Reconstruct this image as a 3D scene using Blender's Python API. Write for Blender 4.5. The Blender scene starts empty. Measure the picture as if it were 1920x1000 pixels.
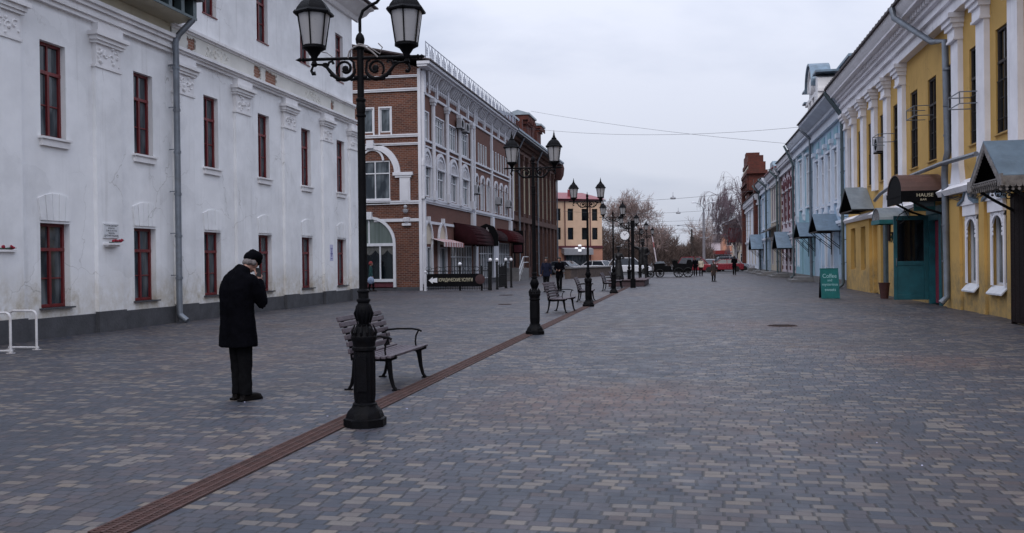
import bpy, bmesh, math, random
from mathutils import Vector, Matrix, Quaternion
random.seed(7)
PI = math.pi
D = bpy.data
SC = bpy.context.scene
COL = SC.collection

# ------------------------------------------------------------------ camera
cam_d = D.cameras.new('camera')
cam = D.objects.new('camera', cam_d)
COL.objects.link(cam)
cam_d.lens = 36 * 1750 / 1920
cam_d.sensor_width = 36
cam_d.clip_end = 6000
pit = math.atan((489. - 500) / 1750)
yaw = math.atan((1290. - 960) / 1750)
ROLL = math.radians(0.7)
fw = Vector((-math.sin(yaw) * math.cos(pit), math.cos(yaw) * math.cos(pit), math.sin(pit)))
r0 = Vector((math.cos(yaw), math.sin(yaw), 0))
u0 = r0.cross(fw)
rr = r0 * math.cos(ROLL) - u0 * math.sin(ROLL)
uu = u0 * math.cos(ROLL) + r0 * math.sin(ROLL)
cam.matrix_world = Matrix(((rr.x, uu.x, -fw.x, 0), (rr.y, uu.y, -fw.y, 0), (rr.z, uu.z, -fw.z, 1.6), (0, 0, 0, 1)))
SC.camera = cam

# ------------------------------------------------------------------ sky and sun (overcast afternoon)
SUN_EL, SUN_AZ = math.radians(48), math.radians(182)
W = D.worlds.new('World')
SC.world = W
W.use_nodes = True
nt = W.node_tree
nt.nodes.clear()
n_out = nt.nodes.new('ShaderNodeOutputWorld')
n_bg = nt.nodes.new('ShaderNodeBackground')
n_sky = nt.nodes.new('ShaderNodeTexSky')
n_sky.sky_type = 'NISHITA'
n_sky.sun_disc = False
n_sky.sun_elevation = SUN_EL
n_sky.sun_rotation = SUN_AZ
n_tc = nt.nodes.new('ShaderNodeTexCoord')
n_map = nt.nodes.new('ShaderNodeMapping')
n_map.inputs['Scale'].default_value = (1.0, 1.0, 3.2)
n_noi = nt.nodes.new('ShaderNodeTexNoise')
n_noi.inputs['Scale'].default_value = 1.5
n_noi.inputs['Detail'].default_value = 7
n_noi.inputs['Roughness'].default_value = 0.52
n_noi.inputs['Distortion'].default_value = 0.35
n_ramp = nt.nodes.new('ShaderNodeValToRGB')
n_ramp.color_ramp.elements[0].position = 0.36
n_ramp.color_ramp.elements[0].color = (3.55, 4.1, 5.4, 1)
n_ramp.color_ramp.elements[1].position = 0.62
n_ramp.color_ramp.elements[1].color = (6.35, 6.65, 7.7, 1)
n_sep = nt.nodes.new('ShaderNodeSeparateXYZ')
n_mr = nt.nodes.new('ShaderNodeMapRange')
n_mr.inputs['From Min'].default_value = 0.0
n_mr.inputs['From Max'].default_value = 1.0
n_mr.inputs['To Min'].default_value = 0.80
n_mr.inputs['To Max'].default_value = 2.35
n_vm = nt.nodes.new('ShaderNodeVectorMath')
n_vm.operation = 'SCALE'
n_mix = nt.nodes.new('ShaderNodeMixRGB')
n_mix.inputs['Fac'].default_value = 0.94
n_bg.inputs['Strength'].default_value = 0.1
L_ = nt.links.new
L_(n_tc.outputs['Generated'], n_map.inputs['Vector'])
L_(n_map.outputs[0], n_noi.inputs['Vector'])
L_(n_noi.outputs['Fac'], n_ramp.inputs[0])
L_(n_tc.outputs['Generated'], n_sep.inputs[0])
L_(n_sep.outputs['Z'], n_mr.inputs['Value'])
L_(n_ramp.outputs[0], n_vm.inputs[0])
L_(n_mr.outputs[0], n_vm.inputs['Scale'])
L_(n_sky.outputs[0], n_mix.inputs['Color1'])
L_(n_vm.outputs[0], n_mix.inputs['Color2'])
L_(n_mix.outputs[0], n_bg.inputs['Color'])
L_(n_bg.outputs[0], n_out.inputs[0])

sun_d = D.lights.new('sun', 'SUN')
sun_d.energy = 1.2
sun_d.angle = math.radians(45)
sun_d.color = (1.0, 0.95, 0.9)
sun = D.objects.new('sun', sun_d)
COL.objects.link(sun)
sd = Vector((math.sin(SUN_AZ) * math.cos(SUN_EL), math.cos(SUN_AZ) * math.cos(SUN_EL), math.sin(SUN_EL)))
sun.rotation_euler = sd.to_track_quat('Z', 'Y').to_euler()
SC.view_settings.view_transform = 'Standard'
SC.view_settings.look = 'None'
SC.view_settings.gamma = 1
SC.view_settings.exposure = 0.2
SC.view_settings.use_curve_mapping = False
SC.cycles.max_bounces = 6
SC.cycles.transparent_max_bounces = 12

# ------------------------------------------------------------------ materials
def lin(h):
    c = [int(h[i:i + 2], 16) / 255 for i in (0, 2, 4)]
    return tuple(x / 12.92 if x <= .04045 else ((x + .055) / 1.055) ** 2.4 for x in c)

class NT:
    def __init__(s, name):
        s.m = D.materials.new(name)
        s.m.use_nodes = True
        s.t = s.m.node_tree
        s.t.nodes.clear()
        s.o = s.n('ShaderNodeOutputMaterial')
        s.b = s.n('ShaderNodeBsdfPrincipled')
        s.l(s.b.outputs[0], s.o.inputs[0])
    def n(s, t, **kw):
        x = s.t.nodes.new(t)
        for k, v in kw.items():
            if k in x.inputs.keys():
                x.inputs[k].default_value = v
            else:
                setattr(x, k, v)
        return x
    def l(s, a, b):
        s.t.links.new(a, b)
    def noise(s, vec, scale, detail=4, rough=.55):
        x = s.n('ShaderNodeTexNoise', Scale=scale, Detail=detail, Roughness=rough)
        s.l(vec, x.inputs['Vector'])
        return x.outputs['Fac']
    def ramp(s, fac, stops):
        x = s.n('ShaderNodeValToRGB')
        e = x.color_ramp.elements
        while len(e) < len(stops):
            e.new(0.5)
        for i, (p, c) in enumerate(stops):
            e[i].position = p
            e[i].color = (c, c, c, 1) if not hasattr(c, '__len__') else (*c[:3], 1)
        s.l(fac, x.inputs[0])
        return x.outputs[0]
    def mix(s, fac, a, b, mode='MIX'):
        x = s.n('ShaderNodeMixRGB', blend_type=mode)
        for k, v in (('Fac', fac), ('Color1', a), ('Color2', b)):
            if isinstance(v, (int, float)):
                x.inputs[k].default_value = v if k == 'Fac' else (v, v, v, 1)
            elif isinstance(v, tuple):
                x.inputs[k].default_value = (*v[:3], 1)
            else:
                s.l(v, x.inputs[k])
        return x.outputs[0]
    def math(s, op, a, b=None, clamp=False):
        x = s.n('ShaderNodeMath', operation=op, use_clamp=clamp)
        for i, v in enumerate((a, b)):
            if v is None: continue
            if isinstance(v, (int, float)): x.inputs[i].default_value = v
            else: s.l(v, x.inputs[i])
        return x.outputs[0]
    def obj(s):
        return s.n('ShaderNodeTexCoord').outputs['Object']
    def mapping(s, vec, scale):
        x = s.n('ShaderNodeMapping')
        x.inputs['Scale'].default_value = scale
        s.l(vec, x.inputs['Vector'])
        return x.outputs[0]
    def bump(s, h, strength, dist=.02):
        x = s.n('ShaderNodeBump', Strength=strength, Distance=dist)
        s.l(h, x.inputs['Height'])
        s.l(x.outputs[0], s.b.inputs['Normal'])

def M(name, col, rough=.7, var=.18, scale=4., bump=.15, metal=0., dirt=None, dirt_amt=.5, spec=None):
    """painted, cast or woven surface with uneven tone, wear and a fine bump"""
    if isinstance(col, str): col = lin(col)
    s = NT(name)
    v = s.obj()
    f1 = s.noise(v, scale, 6)
    f2 = s.noise(v, scale * 7, 3)
    a = tuple(c * (1 - var) for c in col)
    b = tuple(min(1, c * (1 + var)) for c in col)
    c = s.mix(s.ramp(f1, [(.3, 0), (.7, 1)]), a, b)
    if dirt:
        f3 = s.noise(v, scale * .45, 8, .7)
        c = s.mix(s.math('MULTIPLY', s.ramp(f3, [(.5, 0), (.68, 1)]), dirt_amt), c, lin(dirt) if isinstance(dirt, str) else dirt)
    s.l(c, s.b.inputs['Base Color'])
    s.l(s.ramp(f2, [(.3, max(0, rough - .1)), (.7, min(1, rough + .1))]), s.b.inputs['Roughness'])
    s.b.inputs['Metallic'].default_value = metal
    if spec is not None: s.b.inputs['Specular IOR Level'].default_value = spec
    s.bump(f2, bump)
    return s.m

def plaster(name, col, stain=(.22, .2, .17), amt=.45, low=None, bump=.25, blotch=.1):
    """limewashed plaster: patches, vertical rain streaks, splash dirt low on the wall"""
    if isinstance(col, str): col = lin(col)
    s = NT(name)
    v = s.obj()
    f1 = s.noise(v, 1.1, 8, .62)
    c = s.mix(s.ramp(f1, [(.32, 0), (.68, 1)]), tuple(x * (1 - blotch) for x in col), tuple(min(1, x * (1 + blotch * .6)) for x in col))
    st = s.noise(s.mapping(v, (5.5, 5.5, .22)), 1.0, 5, .6)
    st2 = s.noise(v, .5, 4)
    fac = s.math('MULTIPLY', s.ramp(st, [(.54, 0), (.85, .8)]), s.math('MULTIPLY', s.ramp(st2, [(.42, 0), (.62, 1)]), amt))
    c = s.mix(fac, c, stain)
    sp = s.n('ShaderNodeSeparateXYZ')
    s.l(v, sp.inputs[0])
    if low:
        g = s.n('ShaderNodeMapRange')
        g.inputs['From Min'].default_value = .35
        g.inputs['From Max'].default_value = 1.15
        g.inputs['To Min'].default_value = 1
        g.inputs['To Max'].default_value = 0
        s.l(s.math('ADD', sp.outputs['Z'], s.math('MULTIPLY', s.noise(v, 2.2, 6, .7), -.9)), g.inputs['Value'])
        gg = s.math('MULTIPLY', g.outputs[0], s.ramp(s.noise(v, 3.2, 6, .7), [(.35, .1), (.65, .8)]), True)
        c = s.mix(gg, c, low)
    if low:     # hairline cracks and filled patches
        wv = s.n('ShaderNodeVectorMath', operation='ADD')
        s.l(v, wv.inputs[0])
        nz = s.n('ShaderNodeTexNoise', Scale=2.5, Detail=5.); s.l(v, nz.inputs['Vector'])
        sc_ = s.n('ShaderNodeVectorMath', operation='SCALE'); sc_.inputs['Scale'].default_value = .5
        s.l(nz.outputs['Color'], sc_.inputs[0]); s.l(sc_.outputs[0], wv.inputs[1])
        vo = s.n('ShaderNodeTexVoronoi', feature='DISTANCE_TO_EDGE', Scale=.55); s.l(wv.outputs[0], vo.inputs['Vector'])
        ck = s.math('MULTIPLY', s.ramp(vo.outputs['Distance'], [(.0, 1), (.006, 0)]), s.ramp(s.noise(v, .45, 3), [(.5, 0), (.6, .6)]))
        c = s.mix(ck, c, stain)
        vp = s.n('ShaderNodeTexVoronoi', feature='F1', Scale=.5); s.l(wv.outputs[0], vp.inputs['Vector'])
        pc = s.n('ShaderNodeSeparateColor'); s.l(vp.outputs['Color'], pc.inputs[0])
        c = s.mix(s.math('MULTIPLY', s.ramp(pc.outputs[0], [(.7, 0), (.74, .35)]), 1.), c, tuple(min(1, x * 1.1) for x in col))
    sp2 = s.noise(v, 21, 2, .5)
    c = s.mix(s.ramp(sp2, [(.76, 0), (.8, .55)]), c, stain)
    s.l(c, s.b.inputs['Base Color'])
    s.b.inputs['Roughness'].default_value = .88
    h = s.mix(.35, s.noise(v, 2.4, 5), s.noise(v, 60, 3))
    s.bump(h, bump, .03)
    return s.m

def brick(name, c1, c2, mortar, bw=.26, bh=.085, dark=None):
    s = NT(name)
    v = s.obj()
    sp = s.n('ShaderNodeSeparateXYZ')
    s.l(v, sp.inputs[0])
    cb = s.n('ShaderNodeCombineXYZ')
    s.l(s.math('ADD', sp.outputs['X'], sp.outputs['Y']), cb.inputs[0])
    s.l(sp.outputs['Z'], cb.inputs[1])
    b = s.n('ShaderNodeTexBrick', Scale=1.0)
    b.inputs['Brick Width'].default_value = bw
    b.inputs['Row Height'].default_value = bh
    b.inputs['Mortar Size'].default_value = .013
    b.inputs['Mortar Smooth'].default_value = .3
    b.inputs['Bias'].default_value = -.1
    b.inputs['Color1'].default_value = (*lin(c1), 1)
    b.inputs['Color2'].default_value = (*lin(c2), 1)
    b.inputs['Mortar'].default_value = (*lin(mortar), 1)
    s.l(cb.outputs[0], b.inputs['Vector'])
    f = s.noise(v, .8, 8, .65)
    c = s.mix(s.ramp(f, [(.35, .0), (.7, .5)]), b.outputs['Color'], lin(dark or c2))
    c = s.mix(.35, c, s.mix(s.noise(v, 9, 4), .35, 1.0), 'MULTIPLY')
    s.l(c, s.b.inputs['Base Color'])
    s.b.inputs['Roughness'].default_value = .9
    s.bump(b.outputs['Fac'], -.5, .012)
    return s.m

def glass(name, dark, light, scale=.9, blinds=0.):
    """window glass seen from the street: gloss over a dim room with pale curtains"""
    s = NT(name)
    v = s.obj()
    f = s.noise(s.mapping(v, (1, 1, .35)), scale, 3)
    c = s.mix(s.ramp(f, [(.45, 0), (.6, 1)]), dark if isinstance(dark, tuple) else lin(dark), light if isinstance(light, tuple) else lin(light))
    fold = s.noise(s.mapping(v, (14, 14, .3)), 1.0, 2)
    c = s.mix(.5, c, s.ramp(fold, [(.3, .45), (.7, 1)]), 'MULTIPLY')
    s.l(c, s.b.inputs['Base Color'])
    s.b.inputs['Roughness'].default_value = .06
    s.b.inputs['Specular IOR Level'].default_value = blinds or .6
    s.bump(s.noise(v, 1.3, 2), .05, .05)
    return s.m

def paving():
    s = NT('paving_blocks')
    v = s.n('ShaderNodeTexCoord').outputs['Object']
    rot = s.n('ShaderNodeMapping')
    rot.inputs['Rotation'].default_value = (0, 0, math.radians(1.5))
    s.l(v, rot.inputs['Vector'])
    wob = s.noise(v, .7, 2)
    sp = s.n('ShaderNodeSeparateXYZ')
    s.l(rot.outputs[0], sp.inputs[0])
    RH = .096
    y = s.math('ADD', s.math('DIVIDE', sp.outputs['Y'], RH), s.math('MULTIPLY', wob, .9))
    row = s.math('FLOOR', y)
    fr = s.math('FRACT', y)
    wn = s.n('ShaderNodeTexWhiteNoise', noise_dimensions='1D')
    s.l(row, wn.inputs['W'])
    x = s.math('ADD', s.math('MULTIPLY', sp.outputs['X'], 1 / .145), s.math('MULTIPLY', wn.outputs['Value'], 977.))
    vo = s.n('ShaderNodeTexVoronoi', voronoi_dimensions='1D', feature='F1', Scale=1., Randomness=.8)
    s.l(x, vo.inputs['W'])
    ve = s.n('ShaderNodeTexVoronoi', voronoi_dimensions='1D', feature='DISTANCE_TO_EDGE', Scale=1., Randomness=.8)
    s.l(x, ve.inputs['W'])
    hs = s.n('ShaderNodeSeparateColor')
    s.l(vo.outputs['Color'], hs.inputs[0])
    rnd, rnd2 = hs.outputs[0], hs.outputs[1]
    # blue grey blocks, then tan ones in loose clusters
    base = s.ramp(rnd, [(0, (.033, .038, .055)), (.35, (.041, .048, .068)), (.7, (.058, .057, .074)), (1, (.066, .053, .060))])
    big = s.noise(v, .55, 4, .6)
    thr = s.math('ADD', rnd2, s.math('MULTIPLY', s.math('SUBTRACT', big, .5), .65))
    tan = s.ramp(rnd, [(0, (.112, .092, .090)), (.5, (.140, .124, .118)), (1, (.165, .135, .112))])
    c = s.mix(s.ramp(thr, [(.745, 0), (.755, 1)]), base, tan)
    # rusty wear where water stands
    wear = s.noise(v, .16, 5, .6)
    wear2 = s.noise(v, 1.6, 6, .7)
    wf = s.math('MULTIPLY', s.ramp(wear, [(.48, 0), (.62, 1)]), s.ramp(wear2, [(.40, 0), (.68, .75)]))
    c = s.mix(wf, c, (.12, .068, .045))
    # rust washed out round the manhole, and two old spills
    for (px, py, rad) in ((2.1, 22.9, 2.6), (-1.3, 10.2, 1.7), (-.6, 11.4, 1.2), (-2.2, 12.5, .8), (3.6, 15.0, 1.5)):
        vd = s.n('ShaderNodeVectorMath', operation='DISTANCE')
        s.l(v, vd.inputs[0]); vd.inputs[1].default_value = (px, py, 0)
        dd = s.math('ADD', s.math('DIVIDE', vd.outputs['Value'], rad), s.math('MULTIPLY', s.math('SUBTRACT', wear2, .5), 1.6))
        c = s.mix(s.math('MULTIPLY', s.ramp(dd, [(.25, .62), (1., 0)]), s.ramp(s.noise(v, 5, 5, .7), [(.4, .25), (.6, 1)])), c, (.13, .062, .042))
    # tread dirt
    d2 = s.noise(v, .35, 6, .6)
    c = s.mix(.8, c, s.ramp(d2, [(.32, .6), (.68, 1.1)]), 'MULTIPLY')
    c = s.mix(.6, c, s.ramp(s.noise(s.mapping(v, (1, .12, 1)), .5, 5, .6), [(.35, .72), (.65, 1.08)]), 'MULTIPLY')
    c = s.mix(.4, c, s.ramp(s.noise(v, 45, 3), [(.3, .55), (.7, 1.)]), 'MULTIPLY')
    # joints
    jy = s.math('MINIMUM', fr, s.math('SUBTRACT', 1., fr))
    jy = s.ramp(jy, [(.0, .35), (.11, 1)])
    jx = s.ramp(ve.outputs['Distance'], [(.04, 0), (.10, 1)])
    j = s.math('MULTIPLY', jy, jx)
    c = s.mix(j, s.mix(.82, c, (.008, .008, .01)), c)
    s.l(c, s.b.inputs['Base Color'])
    rgh = s.ramp(s.noise(v, 2.4, 6, .6), [(.3, .42), (.7, .66)])
    s.l(rgh, s.b.inputs['Roughness'])
    h = s.math('ADD', s.math('MULTIPLY', j, .7), s.math('ADD', s.math('MULTIPLY', rnd, .22), s.math('MULTIPLY', s.noise(v, 30, 3), .2)))
    s.bump(h, .55, .008)
    return s.m

m_white = plaster('white_plaster', (.79, .79, .80), low=(.42, .36, .26), amt=.6, blotch=.13)
m_white_trim = plaster('white_trim', (.76, .745, .75), stain=(.15, .13, .12), amt=.8, bump=.4)
m_frieze = plaster('frieze_plaster', (.60, .585, .545), stain=(.4, .3, .2), amt=.5)
m_frieze_yellow = plaster('yellowed_plaster', (.47, .43, .33), stain=(.2, .15, .1), amt=.6)
m_plinth = M('plinth_slate', (.055, .056, .063), .8, .25, 2.5, .4)
m_redwin = M('oxblood_paint', (.135, .012, .014), .45, .25, 6, .1)
m_redbright = M('red_paint', (.22, .02, .02), .5, .25, 6, .1)
m_whitewin = M('white_window_paint', (.62, .63, .66), .5, .08, 5, .05)
m_glass = glass('dark_glass', (.03, .04, .05), (.16, .185, .205), 1.2, .5)
m_glass_c = glass('curtained_glass', (.06, .075, .085), (.2, .23, .26), 1.6)
m_glass_d = glass('shop_glass', (.004, .006, .009), (.016, .022, .026), 1.4, .35)
m_brick = brick('orange_brick', '703e29', '421d15', '82726a', .27, .1, '4c2c1c')
m_brick2 = brick('red_brown_brick', '6e4133', '5e3830', '6a5046', .25, .08, '604038')
m_brick_brown = brick('sooty_brown_brick', '644034', '452a23', '584a44', .26, .08, '402620')
m_brick_dark = brick('old_dark_brick', '5b2c24', '3b1c1a', '4a3a36', .26, .08, '2c1715')
m_brick_red = brick('old_red_brick', '6e2c1f', '4c1f18', '5d4238', .26, .08, '2e1410')
m_brick_bare = brick('bare_brick', '93604c', '7d4c3f', 'a08c80', .26, .09, '8a6a55')
m_trim = plaster('painted_trim', (.60, .60, .635), stain=(.25, .22, .22), amt=.4, bump=.15)
m_yellow = plaster('ochre_plaster', (.55, .335, .095), stain=(.14, .09, .03), amt=.7, low=(.19, .15, .08))
m_yellow_cap = plaster('dirty_white_plaster', (.86, .84, .87), stain=(.12, .1, .1), amt=.7, bump=.35)
m_blue = plaster('sky_blue_plaster', (.38, .51, .64), stain=(.14, .17, .2), amt=.5, low=(.3, .33, .36))
m_blue2 = plaster('turquoise_plaster', (.27, .46, .54), stain=(.1, .15, .18), amt=.5)
m_bluew = plaster('pale_blue_plaster', (.68, .72, .79), stain=(.2, .22, .25), amt=.5)
m_peach = plaster('peach_plaster', (.66, .45, .31), stain=(.3, .2, .12), amt=.5)
m_orange = plaster('salmon_plaster', (.50, .24, .16), stain=(.3, .15, .1), amt=.4)
m_cream = plaster('cream_plaster', (.52, .45, .36), stain=(.3, .22, .18), amt=.5)
m_pinkw = plaster('pinkish_plaster', (.62, .54, .58), stain=(.25, .2, .2), amt=.5)
m_maroon_trim = M('maroon_brick_trim', (.10, .02, .03), .8, .3, 5, .3)
m_redroof = M('red_sheet_roof', (.20, .025, .03), .5, .25, 1.5, .1)
m_zinc = M('zinc_sheet', (.27, .31, .34), .42, .2, 2.0, .2, metal=.45, dirt='4a4440', dirt_amt=.4)
m_zinc_blue = M('blue_grey_sheet', (.15, .21, .27), .45, .22, 2.2, .2, metal=.25, dirt='3c3a3a', dirt_amt=.5)
m_pipe = M('galvanised_pipe', (.17, .19, .22), .45, .2, 3, .15, metal=.4, dirt='50402f', dirt_amt=.35)
m_pipe_teal = M('dull_green_pipe', (.075, .105, .115), .5, .2, 3, .15, metal=.2)
m_roofdark = M('weathered_dark_roof', (.055, .04, .042), .75, .3, 1.6, .3)
m_rail = M('pale_blue_railing', (.28, .30, .36), .6, .1, 5, .1)
m_iron = M('black_cast_iron', (.003, .003, .0042), .5, .35, 14, .35, dirt='120d0c', dirt_amt=.5, spec=.08)
m_iron_dull = M('dull_black_iron', (.007, .007, .008), .65, .3, 8, .2, spec=.25)
m_lampglass = M('frosted_lamp_glass', (.30, .295, .305), .35, .06, 3, .05)
m_wood_slat = M('mauve_grey_slat_wood', (.070, .054, .066), .55, .3, 9, .35, dirt='3a3038', dirt_amt=.5)
m_awn = M('maroon_canvas', (.022, .0055, .0075), .9, .2, 3, .2, spec=.1)
m_awn2 = M('dark_red_canvas', (.040, .007, .009), .9, .2, 3, .2, spec=.1)
m_brownsheet = M('brown_sheet_roof', (.105, .052, .042), .5, .2, 2, .2)
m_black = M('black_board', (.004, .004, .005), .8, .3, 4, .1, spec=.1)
m_teal = M('deep_teal_paint', (.008, .085, .105), .5, .25, 4, .15)
m_teal2 = M('sea_green_paint', (.01, .12, .13), .5, .25, 4, .15)
m_board = M('teal_chalkboard', (.006, .125, .125), .8, .18, 5, .1, dirt='1e6a72', dirt_amt=.3)
m_chalk = M('chalk', (.30, .52, .55), .9, .2, 12, .1)
m_cream_letter = M('cream_letter', (.55, .5, .36), .6, .1, 8, .05)
m_grey_letter = M('pale_letter', (.30, .27, .28), .6, .1, 8, .05)
m_white_letter = M('white_letter', (.7, .7, .72), .6, .1, 8, .05)
m_dark_letter = M('engraved_letter', (.03, .03, .035), .7, .1, 8, .05)
m_door_red = M('crimson_door_paint', (.17, .008, .03), .5, .2, 4, .1)
m_door_brown = M('dark_brown_door', (.010, .004, .004), .75, .3, 3, .2, spec=.15)
m_wood_lace = M('pale_carved_wood', (.22, .20, .19), .8, .3, 8, .4, dirt='2c2420', dirt_amt=.7)
m_wood_dark = M('dark_timber', (.03, .022, .02), .8, .3, 6, .3)
m_rust = M('rusty_channel_iron', (.058, .027, .023), .85, .4, 9, .4, dirt='3a1c14', dirt_amt=.6)
m_rust_dark = M('channel_slot', (.022, .011, .01), .9, .3, 9, .2)
m_coat = M('black_wool_coat', (.003, .003, .0045), .95, .25, 14, .4, spec=.02)
m_trouser = M('black_trouser_cloth', (.006, .006, .007), .95, .25, 14, .3, spec=.03)
m_navy = M('navy_jacket_cloth', (.005, .007, .021), .85, .25, 10, .3, spec=.2)
m_shoe = M('scuffed_black_leather', (.004, .003, .003), .65, .25, 20, .2, spec=.12)
m_skin = M('skin', (.27, .145, .11), .55, .12, 12, .1)
m_hair = M('grey_hair', (.15, .13, .13), .8, .3, 60, .6)
m_hair_dark = M('dark_hair', (.02, .015, .012), .7, .3, 60, .5)
m_green_cl = M('dark_green_coat_cloth', (.01, .05, .05), .9, .2, 10, .3)
m_bag = M('pale_blue_bag', (.22, .28, .40), .6, .25, 6, .3)
m_bronze = M('dark_bronze', (.011, .010, .011), .5, .35, 6, .3, metal=.1, spec=.3)
m_granite = M('dark_red_granite', (.055, .03, .035), .6, .3, 6, .2)
m_stonewall = M('rough_brown_stone', (.085, .06, .05), .9, .35, 3, .6)
m_kerb = M('grey_step_concrete', (.15, .145, .145), .85, .2, 3, .3)
m_bark = M('bark_brown', (.085, .062, .06), .9, .3, 5, .4)
m_twig = M('twig_brown', (.23, .165, .15), .9, .3, .6, .2)
m_twig2 = M('birch_twig', (.14, .098, .112), .9, .3, .6, .2)
m_twig_dark = M('thicket_brown', (.075, .05, .042), .9, .4, .4, .2)
m_birch = M('birch_bark', (.35, .32, .33), .8, .35, 3, .3)
m_concrete_pole = M('concrete_pole', (.20, .19, .21), .8, .2, 3, .2)
m_carwhite = M('white_car_paint', (.62, .62, .66), .25, .05, 1, .02)
m_carsilver = M('silver_car_paint', (.36, .38, .42), .25, .05, 1, .02, metal=.5)
m_carred = M('red_car_paint', (.20, .012, .022), .25, .08, 1, .02)
m_carblue = M('dark_blue_car_paint', (.02, .04, .1), .25, .08, 1, .02)
m_carglass = M('car_glass', (.02, .025, .035), .08, .2, 1, .02)
m_tyre = M('tyre_rubber', (.012, .012, .012), .85, .2, 10, .2)
m_rim = M('alloy_rim', (.3, .3, .32), .4, .1, 10, .1, metal=.6)
m_redflower = M('red_carnation', (.28, .008, .03), .7, .3, 20, .3)
m_leaf = M('dull_leaf', (.03, .07, .045), .7, .3, 20, .3)
m_marble = M('white_plaque_stone', (.60, .61, .63), .4, .06, 4, .05)
m_paper = M('pale_paper', (.50, .50, .66), .7, .08, 10, .05)
m_blue_ink = M('blue_ink', (.10, .10, .28), .7, .08, 10, .05)
m_rack = M('chipped_white_tube', (.58, .57, .58), .4, .15, 8, .1, dirt='7a5a48', dirt_amt=.5)
m_ac = M('ac_casing', (.30, .30, .32), .5, .12, 4, .1)
m_globe = M('white_globe', (.75, .75, .78), .3, .03, 4, .02)
m_redstripe = M('faded_red_canvas', (.34, .12, .12), .85, .1, 8, .1)
m_whitestripe = M('faded_white_canvas', (.55, .48, .48), .85, .1, 8, .1)
m_pot = M('brown_pot', (.06, .02, .018), .7, .2, 8, .2)
m_wire = M('cable_black', (.05, .05, .06), .7, .1, 8, .1)
m_cable_pale = M('pale_cable', (.22, .20, .2), .7, .1, 8, .1)
m_far = M('hazed_wooded_slope', (.055, .07, .115), .95, .2, .02, .1)  # forest tone with distance haze painted in as blue
m_ground = M('bare_ground', (.10, .09, .08), .95, .25, .3, .3)
m_asphalt = M('asphalt', (.06, .06, .065), .85, .2, 2, .3)
m_pave = paving()

# ------------------------------------------------------------------ mesh helpers
class Fr:
    """facade frame: u runs along the wall, d points out of it, z is up"""
    def __init__(s, kind, off, root):
        s.k, s.o, s.r = kind, off, Vector(root)
    def __call__(s, u, d, z):
        if s.k == 'L': p = (s.o + d, u, z)
        elif s.k == 'R': p = (s.o - d, u, z)
        elif s.k == 'F': p = (u, s.o - d, z)
        else: p = (u, s.o + d, z)
        return Vector(p) - s.r

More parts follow.
